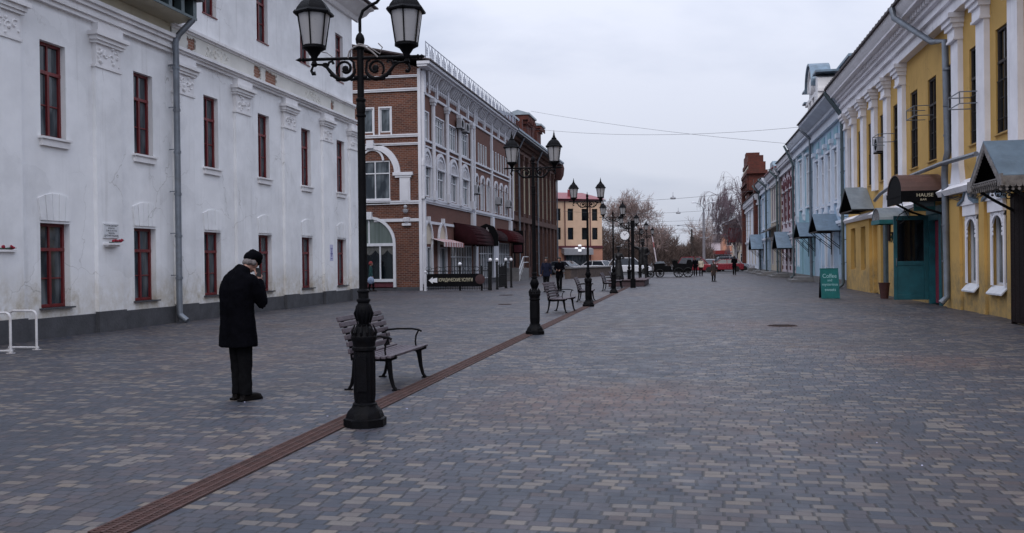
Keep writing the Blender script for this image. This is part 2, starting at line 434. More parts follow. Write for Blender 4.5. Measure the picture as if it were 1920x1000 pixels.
class MB:
    def __init__(s, fr=None):
        s.v, s.f, s.fr, s.sm = [], [], fr, False
    def P(s, a, b, c):
        s.v.append(s.fr(a, b, c) if s.fr else Vector((a, b, c)))
        return len(s.v) - 1
    def poly(s, pts):
        s.f.append([s.P(*p) for p in pts])
        return s
    def box(s, a0, a1, b0, b1, c0, c1):
        i = [s.P(a, b, c) for c in (c0, c1) for b in (b0, b1) for a in (a0, a1)]
        for q in ((0, 1, 3, 2), (4, 5, 7, 6), (0, 1, 5, 4), (2, 3, 7, 6), (0, 2, 6, 4), (1, 3, 7, 5)):
            s.f.append([i[k] for k in q])
        return s
    def prism(s, pts, b0, b1, plane='uz'):
        """polygon in the (a,c) plane extruded along b; plane 'dz': polygon in (b,c) extruded along a"""
        n = len(pts)
        if plane == 'uz':
            A = [s.P(a, b0, c) for a, c in pts]; B = [s.P(a, b1, c) for a, c in pts]
        elif plane == 'dz':
            A = [s.P(b0, a, c) for a, c in pts]; B = [s.P(b1, a, c) for a, c in pts]
        else:
            A = [s.P(a, c, b0) for a, c in pts]; B = [s.P(a, c, b1) for a, c in pts]
        s.f.append(A); s.f.append(B[::-1])
        for i in range(n):
            j = (i + 1) % n
            s.f.append([A[i], A[j], B[j], B[i]])
        return s
    def band(s, outer, inner, b0, b1):
        """strip between two polylines in the (a,c) plane, given thickness b0..b1"""
        for i in range(len(outer) - 1):
            s.prism([outer[i], outer[i + 1], inner[i + 1], inner[i]], b0, b1)
        return s
    def tube(s, pts, r, n=8, caps=True, flat=1.0):
        pts = [Vector(p) for p in pts]
        if not hasattr(r, '__len__'): r = [r] * len(pts)
        rings = []
        for i, p in enumerate(pts):
            t = (pts[min(i + 1, len(pts) - 1)] - pts[max(i - 1, 0)])
            if t.length < 1e-9: t = Vector((0, 0, 1))
            t.normalize()
            if i == 0:
                ref = Vector((0, 0, 1)) if abs(t.z) < .8 else Vector((1, 0, 0))
                a = t.cross(ref).normalized()
            else:
                a2 = a - t * a.dot(t)
                a = a2.normalized() if a2.length > 1e-5 else t.orthogonal().normalized()
            b = a.cross(t).normalized()
            ring = []
            for k in range(n):
                th = 2 * PI * k / n
                q = p + a * (math.cos(th) * r[i]) + b * (math.sin(th) * r[i] * flat)
                ring.append(s.P(q.x, q.y, q.z))
            rings.append(ring)
        for i in range(len(rings) - 1):
            for k in range(n):
                j = (k + 1) % n
                s.f.append([rings[i][k], rings[i][j], rings[i + 1][j], rings[i + 1][k]])
        if caps:
            s.f.append(rings[0][::-1]); s.f.append(rings[-1])
        return s
    def lathe(s, prof, c=(0, 0, 0), n=16, axis='z', rot=0):
        rings = []
        for r, z in prof:
            ring = []
            for k in range(n):
                th = 2 * PI * k / n + rot
                x, y = r * math.cos(th), r * math.sin(th)
                if axis == 'z': q = (c[0] + x, c[1] + y, c[2] + z)
                elif axis == 'y': q = (c[0] + x, c[1] + z, c[2] + y)
                else: q = (c[0] + z, c[1] + x, c[2] + y)
                ring.append(s.P(*q))
            rings.append(ring)
        for i in range(len(rings) - 1):
            for k in range(n):
                j = (k + 1) % n
                s.f.append([rings[i][k], rings[i][j], rings[i + 1][j], rings[i + 1][k]])
        s.f.append(rings[0][::-1]); s.f.append(rings[-1])
        return s
    def ball(s, c, r, n=10, sc=(1, 1, 1)):
        m = max(4, n // 2)
        prof = []
        rings = []
        for i in range(1, m):
            ph = PI * i / m
            ring = []
            for k in range(n):
                th = 2 * PI * k / n
                ring.append(s.P(c[0] + r * sc[0] * math.sin(ph) * math.cos(th), c[1] + r * sc[1] * math.sin(ph) * math.sin(th), c[2] + r * sc[2] * math.cos(ph)))
            rings.append(ring)
        a = s.P(c[0], c[1], c[2] + r * sc[2]); b = s.P(c[0], c[1], c[2] - r * sc[2])
        for k in range(n):
            j = (k + 1) % n
            s.f.append([a, rings[0][k], rings[0][j]])
            s.f.append([b, rings[-1][j], rings[-1][k]])
            for i in range(len(rings) - 1):
                s.f.append([rings[i][k], rings[i + 1][k], rings[i + 1][j], rings[i][j]])
        return s
    def wall(s, u0, u1, z0, z1, holes, d=0., rec=.25):
        """wall face at depth d with rectangular openings and their reveals"""
        us = sorted({u0, u1, *[h[0] for h in holes], *[h[1] for h in holes]})
        zs = sorted({z0, z1, *[h[2] for h in holes], *[h[3] for h in holes]})
        for i in range(len(us) - 1):
            for j in range(len(zs) - 1):
                cu, cz = (us[i] + us[i + 1]) / 2, (zs[j] + zs[j + 1]) / 2
                if any(h[0] < cu < h[1] and h[2] < cz < h[3] for h in holes): continue
                s.poly([(us[i], d, zs[j]), (us[i + 1], d, zs[j]), (us[i + 1], d, zs[j + 1]), (us[i], d, zs[j + 1])])
        for a, b, c, e in holes:
            for p, q in (((a, c), (a, e)), ((b, c), (b, e)), ((a, c), (b, c)), ((a, e), (b, e))):
                s.poly([(p[0], d, p[1]), (q[0], d, q[1]), (q[0], d - rec, q[1]), (p[0], d - rec, p[1])])
        return s
    def shell(s, u0, u1, z1, d0, d1, z0=0):
        """sides, back and top of a block whose face is the wall()"""
        s.poly([(u0, d0, z0), (u0, d1, z0), (u0, d1, z1), (u0, d0, z1)])
        s.poly([(u1, d0, z0), (u1, d1, z0), (u1, d1, z1), (u1, d0, z1)])
        s.poly([(u0, d1, z0), (u1, d1, z0), (u1, d1, z1), (u0, d1, z1)])
        s.poly([(u0, d0, z1), (u1, d0, z1), (u1, d1, z1), (u0, d1, z1)])
        return s
    def cut(s):
        if not hasattr(s, 'marks'): s.marks = []
        s.marks.append(len(s.f))
        return s
    def build_each(s, name, mat, parent=None, **kw):
        out = []
        marks = [0] + [k for k in getattr(s, 'marks', []) if k] + [len(s.f)]
        for a, b in zip(marks[:-1], marks[1:]):
            if b <= a: continue
            q = MB()
            idx = {}
            for f in s.f[a:b]:
                nf = []
                for i in f:
                    if i not in idx:
                        idx[i] = len(q.v); q.v.append(s.v[i])
                    nf.append(idx[i])
                q.f.append(nf)
            out.append(q.build(name, mat, parent, **kw))
        return out
    def build(s, name, mat, parent=None, smooth=False, bevel=0., loc=None, weld=False):
        me = D.meshes.new(name)
        bm = bmesh.new()
        vs = [bm.verts.new(p) for p in s.v]
        bm.verts.ensure_lookup_table()
        for f in s.f:
            try: bm.faces.new([vs[i] for i in f])
            except ValueError: pass
        if weld: bmesh.ops.remove_doubles(bm, verts=bm.verts, dist=1e-4)
        bmesh.ops.recalc_face_normals(bm, faces=bm.faces)
        bm.to_mesh(me); bm.free()
        me.materials.append(mat)
        me.polygons.foreach_set('use_smooth', [True] * len(me.polygons))
        if not smooth: me.set_sharp_from_angle(angle=math.radians(38))
        me.update()
        o = D.objects.new(name, me)
        COL.objects.link(o)
        if parent is not None: o.parent = parent
        if loc is not None: o.location = loc
        if bevel:
            b = o.modifiers.new('bevel', 'BEVEL')
            b.width = bevel; b.segments = 2; b.limit_method = 'ANGLE'
        return o

def tag(o, label=None, cat=None, group=None, kind=None):
    if label: o['label'] = label
    if cat: o['category'] = cat
    if group: o['group'] = group
    if kind: o['kind'] = kind
    return o

def thing(name, label, cat, loc=(0, 0, 0), rz=0., group=None):
    o = D.objects.new(name, None)
    o.empty_display_size = .3
    COL.objects.link(o)
    o.location = loc
    o.rotation_euler = (0, 0, rz)
    return tag(o, label, cat, group)

def kids(o): return [c for c in D.objects if c.parent == o]
def copy_tree(o, parent=None):
    c = o.copy()
    COL.objects.link(c)
    if parent: c.parent = parent
    for k in o_children(o): copy_tree(k, c)
    return c
def o_children(o): return list(o.children)

def dup(o, loc, rz, label, group=None, scale=None):
    bpy.context.view_layer.update()
    c = copy_tree(o)
    c.location = loc
    c.rotation_euler = (0, 0, rz)
    if scale: c.scale = scale
    c['label'] = label
    if group: c['group'] = group
    return c

def text(name, body, mat, parent, loc, size, rot, align='CENTER', ext=.004, sx=1.0, spacing=1.0):
    cu = D.curves.new(name, 'FONT')
    cu.body = body; cu.size = size; cu.align_x = align; cu.extrude = ext
    cu.align_y = 'CENTER'; cu.space_line = spacing
    tmp = D.objects.new(name, cu)
    COL.objects.link(tmp)
    bpy.context.view_layer.update()
    me = D.meshes.new_from_object(tmp.evaluated_get(bpy.context.evaluated_depsgraph_get()))
    D.objects.remove(tmp)
    me.materials.clear(); me.materials.append(mat)
    o = D.objects.new(name, me)
    COL.objects.link(o)
    o.parent = parent
    o.matrix_local = Matrix.Translation(loc) @ rot.to_4x4() @ Matrix.Diagonal((sx, 1, 1, 1))
    return o
ROT_L = Matrix(((0, 0, 1), (1, 0, 0), (0, 1, 0)))        # text lying on a wall that faces +X
ROT_F = Matrix(((1, 0, 0), (0, 0, -1), (0, 1, 0)))       # on a wall that faces -Y (towards the camera)
ROT_R = Matrix(((0, 0, -1), (-1, 0, 0), (0, 1, 0)))      # on a wall that faces -X

# ------------------------------------------------------------------ window kit
_wc = {}
def window(parent, fr, u, z, w, h, d, style, fmat, gmat, name='window', sill=None, arch=False):
    """frame with its pane; (u,z) is the middle of the lower edge, d the depth of the glass behind the wall face"""
    key = (fr.k, round(w, 3), round(h, 3), style, fmat.name, gmat.name, arch)
    loc = fr(u, d, z)
    if key in _wc:
        src = _wc[key]
        f = src[0].copy(); COL.objects.link(f); f.parent = parent; f.location = loc
        p = src[1].copy(); COL.objects.link(p); p.parent = f
    else:
        lf = Fr(fr.k, 0, (0, 0, 0))
        m = MB(lf)
        t = .07 if w > .6 else .05
        if style in ('tracery',): t = .05
        hb = h - w / 2 if arch else h
        m.box(-w / 2, -w / 2 + t, 0, .07, 0, hb)
        m.box(w / 2 - t, w / 2, 0, .07, 0, hb)
        m.box(-w / 2, w / 2, 0, .072, 0, t)
        if arch:
            N = 14
            o = [(w / 2 * math.cos(PI * i / N), hb + w / 2 * math.sin(PI * i / N)) for i in range(N + 1)]
            i_ = [((w / 2 - t) * math.cos(PI * i / N), hb + (w / 2 - t) * math.sin(PI * i / N)) for i in range(N + 1)]
            m.band(o, i_, 0, .07)
        else:
            m.box(-w / 2, w / 2, 0, .072, h - t, h)
        if style == 'cross6':      # transom, mullion and thin bars: six lights
            m.box(-w / 2, w / 2, 0, .078, h * .67, h * .67 + .075)
            m.box(-.035, .035, 0, .076, 0, h * .67)
            m.box(-.02, .02, 0, .06, h * .67, h)
            m.box(-w / 2, w / 2, 0, .05, h * .34, h * .34 + .028)
        elif style == 'cross4':
            m.box(-w / 2, w / 2, 0, .075, h * .66, h * .66 + .06)
            m.box(-.03, .03, 0, .076, 0, h)
        elif style == 'shop':
            m.box(-w / 2, w / 2, 0, .075, h * .62, h * .62 + .08)
            m.box(-.04 + w * .12, .04 + w * .12, 0, .076, 0, h * .62)
            m.box(-.03, .03, 0, .06, h * .64, h)
        elif style == 'two':
            m.box(-.03, .03, 0, .076, 0, h)
        elif style == 'three':
            for x in (-w / 6, w / 6): m.box(x - .025, x + .025, 0, .076, 0, h)
            m.box(-w / 2, w / 2, 0, .06, h * .7, h * .7 + .04)
        f = m.build(name, fmat, parent, loc=loc)
        g = MB(lf)
        g.poly([(-w / 2 + t * .5, .02, t * .5), (w / 2 - t * .5, .02, t * .5), (w / 2 - t * .5, .02, hb), (-w / 2 + t * .5, .02, hb)] if arch else
               [(-w / 2 + t * .5, .02, t * .5), (w / 2 - t * .5, .02, t * .5), (w / 2 - t * .5, .02, h - t * .5), (-w / 2 + t * .5, .02, h - t * .5)])
        if arch:
            g.poly([(w / 2 * .97 * math.cos(PI * i / 14), .02, hb + w / 2 * .97 * math.sin(PI * i / 14)) for i in range(15)])
        p = g.build('pane', gmat, f)
        _wc[key] = (f, p)
    if sill:
        s_mat, proj, ext = sill
        b = MB(Fr(fr.k, 0, (0, 0, 0)))
        b.box(-w / 2 - ext, w / 2 + ext, 0, proj - d, -.035, 0)
        b.build('sill', s_mat, f)
    return f

def swirls(m, u0, u1, z0, z1, d, seed=0, n=5, r=.014):
    """low plaster relief of curls, seen on the capitals and the frieze"""
    R = random.Random(seed)
    for i in range(n):
        cu = u0 + (u1 - u0) * (i + .5) / n + R.uniform(-.02, .02)
        cz = (z0 + z1) / 2 + R.uniform(-.15, .15) * (z1 - z0)
        rad = min((u1 - u0) / n * .55, (z1 - z0) * .45)
        a0, sg = R.uniform(0, 6), R.choice((-1, 1))
        pts = [(cu + rad * (1 - t / 9) * math.cos(a0 + sg * t * .7), d, cz + rad * (1 - t / 9) * math.sin(a0 + sg * t * .7)) for t in range(9)]
        m.tube(pts, r, 4)
        for k in range(3):
            bu, bz = R.uniform(u0, u1), R.uniform(z0, z1)
            m.ball((bu, d, bz), r * R.uniform(1.2, 2.4), 6)

def downpipe(parent, fr, u, z0, z1, d, r, mat, top=None, mat2=None):
    """gutter pipe with bell joints, elbows and wall hooks"""
    m = MB(fr)
    pts = [(u, d, z0 + .28), (u, d, z1)]
    if top: pts += top
    pts = [(u, d + .22, z0 + .06), (u, d + .03, z0 + .2)] + pts
    m.tube(pts, r, 10)
    z = z0 + 1.2
    while z < z1:
        m.tube([(u, d, z), (u, d, z + .07)], r * 1.18, 10)
        m.box(u - .012, u + .012, 0, d, z + .1, z + .125)
        m.box(u - r * 1.25, u + r * 1.25, d - .02, d + .02, z + .1, z + .125)
        z += 1.15
    return m.build('drainpipe', mat, parent, smooth=False)

# ================================================================== SETTING: ground sheets
g = MB(); g.poly([(-3000, -300, -.012), (3000, -300, -.012), (3000, 4000, -.012), (-3000, 4000, -.012)])
tag(g.build('ground', m_ground), kind='structure')
g = MB(); g.poly([(-60, -30, -.006), (60, -30, -.006), (60, 420, -.006), (-60, 420, -.006)])
tag(g.build('road', m_asphalt), kind='structure')
g = MB(); g.poly([(-34, -12, 0), (9, -12, 0), (9, 97, 0), (-34, 97, 0)])
tag(g.build('pavement', m_pave), kind='structure')
# far wooded hill on the horizon
h = MB()
N = 60
for i in range(N):
    x0, x1 = -1500 + 3000 * i / N, -1500 + 3000 * (i + 1) / N
    f = lambda x: 13 + 5 * math.sin(x * .0021 + 1) + 2.0 * math.sin(x * .011) + 1.2 * math.sin(x * .043) + (abs(x) * .004)
    h.poly([(x0, 820, -1), (x1, 820, -1), (x1, 1250, f(x1)), (x0, 1250, f(x0))])
    h.poly([(x0, 1250, f(x0)), (x1, 1250, f(x1)), (x1, 1700, -1), (x0, 1700, -1)])
tag(h.build('hill', m_far), kind='structure')

# drainage channel: iron grate in three rails, running down the street
ch = thing('drain_channel', 'rusty slotted iron drainage channel running down the paving beside the lamp posts', 'drain', (-3.42, 5, 0))
m = MB(); m.box(-.13, .13, 0, 70, -.03, .004)
m.build('channel_bed', m_rust_dark, ch)
m = MB()
for x in (-.125, -.045, .03, .105): m.box(x, x + .02, 0, 70, .0, .0125)
y = -.9
while y < 14:
    m.box(-.12, .12, y, y + .017, .0, .010); y += .036
while y < 70:
    m.box(-.13, .13, y, y + .07, .0, .010); y += .1
m.build('grate', m_rust, ch)

# ================================================================== WHITE BUILDINGS (left)
def white_common(b, fr, y0, y1, ks, pil, top, seed, wall_mat, holes_extra=()):
    """two lower storeys shared by both white buildings"""
    up = [(18.7 + 3.53 * k) for k in ks]
    holes = [(c - .43, c + .43, 4.46, 6.6) for c in up] + [(c - .5, c + .5, .68, 2.56) for c in up] + list(holes_extra)
    m = MB(fr)
    m.wall(y0, y1, 0.0, top, holes, 0, .26)
    m.shell(y0, y1, top, 0, -13)
    m.build('wall', wall_mat, b)
    for c in up:
        window(b, fr, c, 4.46, .86, 2.14, -.2, 'cross6', m_redwin, m_glass, sill=(m_redwin, .03, .0))
        window(b, fr, c, .68, 1.0, 1.88, -.22, 'cross6', m_redwin, m_glass, sill=(m_plinth, .09, .06))
        # plaster sill of the upper window
        m = MB(fr)
        m.box(c - .52, c + .52, 0, .11, 4.42, 4.47); m.box(c - .47, c + .47, 0, .07, 4.27, 4.418)
        m.build('window_sill', m_white_trim, b)
        # splayed voussoirs over the lower window
        m = MB(fr)
        for q in range(5):
            a0, a1 = -.5 + q * .2 + .008, -.3 + q * .2 - .008
            t0, t1 = 1.16 * a0, 1.16 * a1
            zt = lambda a: 3.10 + .13 * (1 - (a / .58) ** 2)
            m.prism([(c + a0, 2.62), (c + a1, 2.62), (c + t1, zt(t1)), (c + t0, zt(t0))], 0, .028 + .006 * (q % 2))
        m.build('voussoir_arch', m_white, b)
    R = random.Random(seed)
    for c in pil:
        m = MB(fr)
        m.box(c - .5, c + .5, 0, .1, .5, 6.42)
        m.build('pilaster', m_white, b)
        m = MB(fr)
        m.box(c - .54, c + .54, 0, .13, 6.36, 6.42)
        m.box(c - .49, c + .49, 0, .11, 6.42, 6.93)
        m.box(c - .56, c + .56, 0, .17, 6.93, 7.0)
        m.box(c - .60, c + .60, 0, .21, 7.0, 7.1)
        m.box(c - .66, c + .66, 0, .27, 7.1, 7.2)
        m.box(c - .50, c + .50, 0, .18, 7.2, 7.42)
        swirls(m, c - .42, c + .42, 6.46, 6.9, .115, int(c * 10), 4, .022)
        m.build('capital', m_white_trim, b)
    m = MB(fr)
    m.box(y0, y1, 0, .05, -.05, .46)
    for c in pil: m.box(c - .55, c + .55, .05, .15, -.05, .50)
    m.build('plinth', m_plinth, b)

WX = -13.95
b = thing('white_building', 'long two storey white plastered building with a broad dark eave, beside the bicycle rack', 'building', (WX, 16, 0), 0)
fr = Fr('L', WX, (WX, 16, 0))
white_common(b, fr, 3, 23.55, [-4, -3, -2, -1, 0, 1], [6.5, 10.0, 13.5, 17.05, 20.6], 8.9, 3, m_white)
m = MB(fr)
m.box(3, 23.55, 0, .10, 7.42, 7.52); m.box(3, 23.55, 0, .16, 7.52, 7.60); m.box(3, 23.55, 0, .13, 7.60, 7.70)
m.box(3, 23.55, 0, .20, 7.70, 7.80); m.box(3, 23.55, 0, .27, 7.80, 7.90)
m.build('cornice', m_white_trim, b)
m = MB(fr); m.box(3, 23.55, 0, .03, 7.9, 8.235)
m.build('frieze', m_frieze_yellow, b)
m = MB(fr)
m.prism([(0, 8.24), (.66, 8.33), (.66, 8.38), (-.2, 8.38)], 3, 23.75, 'dz')
m.build('soffit', m_frieze_yellow, b)
m = MB(fr)
m.box(3, 23.8, .661, .69, 8.33, 8.4)
y = 3.2
while y < 23.8:
    m.box(y, y + .16, .45, .66, 8.401, 8.86); y += .62
m.box(23.62, 23.8, .3, .68, 8.402, 8.86)
m.build('eave_bracket', m_pipe_teal, b)
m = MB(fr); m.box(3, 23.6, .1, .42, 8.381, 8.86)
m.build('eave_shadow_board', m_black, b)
m = MB(fr); m.prism([(.86, 8.87), (.86, 8.93), (-6.5, 11.4), (-13, 8.93), (-13, 8.87)], 3, 23.9, 'dz')
m.build('roof', m_roofdark, b)
downpipe(b, fr, 23.45, 0, 7.7, .24, .085, m_pipe, [(23.5, .3, 7.9), (23.65, .66, 8.34)])

b2 = thing('white_building', 'three storey white plastered building with bare brick showing through its frieze', 'building', (WX, 31, 0), 0)
fr = Fr('L', WX, (WX, 31, 0))
tops = [25.76, 29.29, 32.82, 36.35]
white_common(b2, fr, 23.551, 37.85, [2, 3, 4, 5], [24.12, 27.65, 31.2, 34.75, 37.7], 12.3, 5, m_white,
             [(c - .42, c + .42, 9.03, 10.95) for c in tops])
for c in tops:
    window(b2, fr, c, 9.03, .84, 1.92, -.2, 'cross6', m_redwin, m_glass, sill=(m_redwin, .03, .02))
m = MB(fr)
m.box(23.551, 37.95, 0, .10, 7.42, 7.50); m.box(23.551, 37.95, 0, .17, 7.50, 7.56); m.box(23.551, 37.95, 0, .24, 7.56, 7.64)
m.box(23.551, 37.95, 0, .09, 8.16, 8.22); m.box(23.551, 37.95, 0, .16, 8.22, 8.30)
m.build('cornice', m_white_trim, b2)
m = MB(fr)
holes = [(24.35, 24.85, 7.72, 8.1), (28.5, 29.05, 7.70, 8.12), (29.35, 30.25, 7.64, 8.12), (35.2, 35.55, 7.68, 8.08)]
m.wall(23.551, 37.95, 7.64, 8.16, [h_ for h_ in holes], .055, .06)
m.build('frieze', m_frieze, b2)
m = MB(fr)
R = random.Random(4)
for a, c, e, f_ in holes:      # ragged edges of plaster around each bare patch
    for q in range(16):
        t = R.random()
        if q % 2: u, z = a + (c - a) * t, R.choice((e, f_))
        else: u, z = R.choice((a, c)), e + (f_ - e) * t
        s_ = R.uniform(.02, .07)
        m.prism([(u - s_, z - s_ * R.random()), (u + s_ * R.random(), z - s_), (u + s_, z + s_ * R.random()), (u - s_ * R.random(), z + s_)], .0, .053)
m.cut()
for c in (26.1, 33.4):
    m.cut()
    swirls(m, c - .75, c + .75, 7.72, 8.1, .057, int(c), 6, .02)
m.build_each('frieze_relief', m_frieze, b2)
m = MB(fr)
for a, c, e, f_ in holes: m.cut(); m.box(a - .02, c + .02, .0015, .008, max(e - .02, 7.641), f_ + .02)
m.build_each('bare_brick', m_brick_bare, b2)
m = MB(fr)
m.prism([(0, 11.95), (.12, 11.95), (.2, 12.1), (.45, 12.2), (.6, 12.35), (.8, 12.4), (.8, 12.5), (0, 12.6)], 23.0, 38.45, 'dz')
m.box(37.851, 38.3, -13, -.001, 12.1, 12.5)
m.build('top_cornice', m_white_trim, b2)
m = MB(fr); m.prism([(.95, 12.5), (.95, 12.56), (-6.5, 15), (-13.6, 12.5)], 22.9, 38.6, 'dz')
m.build('roof', m_roofdark, b2)

# plaques with flowers
def plaque(y0, y1, z0, z1, lines, label, flabel, seed):
    t = thing('memorial_plaque', label, 'plaque', (WX, (y0 + y1) / 2, z0), 0, 'memorial plaques on the white wall')
    fr = Fr('L', WX, (WX, (y0 + y1) / 2, z0))
    m = MB(fr); m.box(y0, y1, 0.10 if y0 > 19 else 0, .14 if y0 > 19 else .04, z0, z1); m.build('slab', m_marble, t)
    dd = .14 if y0 > 19 else .04
    n = len(lines)
    for i, ln in enumerate(lines):
        zz = (z1 - z0) * (1 - (i + .9) / (n + .8))
        text('lettering', ln, m_dark_letter, t, (dd + .001, 0, zz), (z1 - z0) / (n + 1) * .95, ROT_L, sx=.8, ext=.001)
    for z in (.03, z1 - z0 - .03):
        for y in (-1, 1):
            m = MB(); m.ball((dd, y * ((y1 - y0) / 2 - .03), z), .012, 6); m.build('bolt', m_dark_letter, t)
    m = MB(fr); m.box(y0 + .02, y1 - .02, dd - .04, dd + .12, z0 - .17, z0 - .13); m.box(y0 + .06, y1 - .06, dd - .04, dd + .07, z0 - .21, z0 - .171)
    m.build('shelf', m_white_trim, t)
    fl = thing('carnations', flabel, 'flowers', (WX + dd + .06, (y0 + y1) / 2 + .05, z0 - .13), 0, 'red flowers left on plaque shelves')
    R = random.Random(seed)
    m = MB(); k = MB()
    for i in range(7):
        y = R.uniform(-.05, .05)
        e = Vector((R.uniform(-.02, .05), y + .24 + R.uniform(-.05, .06), .03 + R.uniform(-.02, .04)))
        m.tube([(0, -.18 + y, .015), tuple(e)], .006, 5)
        for q in range(7):
            k.ball((e.x + R.uniform(-.02, .02), e.y - i * .05 + R.uniform(-.02, .02), e.z + R.uniform(0, .03)), .022, 6)
    for i in range(8):
        m.ball((R.uniform(-.02, .03), R.uniform(-.2, .1), .03), .02, 5, (1, 1.8, .5))
    m.build('stems', m_leaf, fl); k.build('blooms', m_redflower, fl)
plaque(20.28, 20.86, 2.27, 2.62, ['В ЭТОМ ДОМЕ ЖИЛ', 'И РАБОТАЛ', 'С 1924 ПО 1931 ГОД', 'ПИСАТЕЛЬ', 'ПОЧЁТНЫЙ ГРАЖДАНИН'],
       'small white engraved plaque on the pilaster of the white building, flowers on its shelf', 'bunch of red carnations on the shelf of the small plaque', 3)
plaque(16.55, 17.30, 2.08, 2.56, ['В ЭТОМ', 'ЗДАНИИ', 'В ГОДЫ ВОЙНЫ', 'РАБОТАЛ', 'ЭВАКУИРОВАННЫЙ', 'ГОСПИТАЛЬ'],
       'larger white engraved plaque cut off by the edge, left of the first red window', 'dark red flowers on the shelf of the larger plaque', 8)
nt_ = thing('paper_notice', 'pale lilac paper notice pasted on the white wall between the last two windows', 'notice', (WX + .1, 34.95, 2.0))
m = MB(); m.box(.002, .008, -.17, .17, -.32, .32); m.build('sheet', m_paper, nt_)
m = MB(); m.prism([(-.03, -.2), (.03, -.2), (.05, .1), (-.05, .1)], .009, .012, 'dz') if False else m.box(.009, .012, -.03, .03, -.16, .08)
m.box(.0092, .0122, -.1, .1, -.06, -.02); m.box(.009, .012, -.11, .11, .16, .19); m.box(.009, .012, -.1, .1, -.25, -.22); m.box(.009, .012, -.05, .05, .1, .13)
m.build('print', m_blue_ink, nt_)

# ================================================================== ORNATE ORANGE BRICK BUILDING
BX, BY = -14.45, 50.0
bb = thing('brick_building', 'three storey orange brick building with white arches, columns and a roof railing', 'building', (BX, BY, 0))
fs = Fr('L', BX, (BX, BY, 0)); ff = Fr('F', BY, (BX, BY, 0))
side_holes = []
topw = [(50.15, 51.35), (52.75, 54.7), (55.9, 57.85), (59.0, 61.0)]
side_holes += [(a, c, 8.52, 10.02) for a, c in topw]
arch = [(50.05, 51.65), (52.85, 54.75), (56.0, 57.9), (59.1, 61.0)]
side_holes += [(a + .12, c - .12, 5.3, 7.0) for a, c in arch]
grp = [62.95, 64.9, 66.85, 69.7, 71.7, 73.7]
side_holes += [(c, c + 1.0, 5.28, 7.12) for c in grp]
side_holes += [(c, c + .42, 8.5, 9.95) for c in (62.7, 64.2, 65.0, 65.8, 66.6, 69.2, 70.2, 71.2, 72.2, 73.2, 74.2)]
shops = [(50.25, 51.75, .35, 2.45), (53.15, 54.95, .35, 2.45), (56.2, 62.0, .35, 2.62), (64.3, 69.0, .35, 3.0), (71.3, 75.6, .35, 3.0)]
m = MB(fs)
m.wall(50, 76.3, 0, 12.35, side_holes + shops, 0, .22)
m.poly([(76.3, 0, 0), (76.3, -12, 0), (76.3, -12, 12.35), (76.3, 0, 12.35)])
m.poly([(50, -12, 0), (76.3, -12, 0), (76.3, -12, 12.35), (50, -12, 12.35)])
m.build('side_wall', m_brick2, bb)
m = MB(ff)
front_holes = [(-17.86, -17.24, 8.85, 10.2), (-16.84, -16.22, 8.85, 10.2), (-18.05, -16.3, 5.1, 7.28), (-19.0, -16.1, .6, 2.62)]
m.wall(-26.4, BX, 0, 12.35, front_holes, 0, .2)
m.prism([(-26.4, 12.35), (BX, 12.35), (-19.5, 13.95), (-20.6, 13.95)], -.15, 0)
m.build('front_wall', m_brick, bb)
# front face: bands, arches, windows
m = MB(ff)
for z, h_ in ((11.86, .13), (11.1, .16), (8.55, .17), (8.1, .13), (4.82, .2), (3.85, .17)):
    x1 = BX - .17
    if abs(z - 3.85) < .01: m.box(-26.4, -17.75, 0, .07, z, z + h_); m.box(-17.25, x1, 0, .07, z, z + h_)
    else: m.box(-26.4, x1, 0, .09, z, z + h_); m.box(-26.4, x1, .09, .12, z + h_ * .55, z + h_ * .999)
m.box(BX - .17, BX - .002, .001, .12, 0, 12.3)
m.build('string_courses', m_trim, bb)
for x in (-17.55, -16.53):
    window(bb, ff, x, 8.85, .62, 1.35, -.1, 'plain', m_whitewin, m_glass_c)
m = MB(ff)
for x in (-17.55, -16.53):
    m.cut()
    for a in (-.39, .31): m.box(x + a, x + a + .08, 0, .05, 8.73, 10.28)
    m.box(x - .31, x + .31, 0, .052, 10.2, 10.28)
m.build_each('window_surround', m_trim, bb)
window(bb, ff, -17.17, 5.1, 1.76, 2.18, -.1, 'cross4', m_whitewin, m_glass)
m = MB(ff)
def arc(cx, cz, r, a0=0, a1=180, n=20, k=1.0): return [(cx + r * math.cos(math.radians(a0 + (a1 - a0) * i / n)), cz + k * r * math.sin(math.radians(a0 + (a1 - a0) * i / n))) for i in range(n + 1)]
m.band(arc(-17.4, 6.55, 1.6), arc(-17.4, 6.55, 1.38), 0, .13)
m.band(arc(-17.4, 6.55, 1.72, 0, 180), arc(-17.4, 6.55, 1.6), 0, .09)
m.band(arc(-17.3, 7.28, .68), arc(-17.3, 7.28, .57), 0, .08)
m.box(-17.6, -17.2, 0, .2, 7.98, 8.42)
m.box(-16.1, -14.95, 0, .16, 6.42, 6.60); m.box(-15.98, -15.05, 0, .12, 6.3, 6.42)
m.box(-15.72, -15.12, 0, .10, 4.84, 6.28); m.box(-15.62, -15.22, .1, .13, 5.0, 6.1)
m.box(-18.1, -16.25, 0, .14, 5.0, 5.1); m.box(-18.0, -16.3, 0, .09, 4.86, 4.999)
m.build('arch_trim', m_trim, bb)
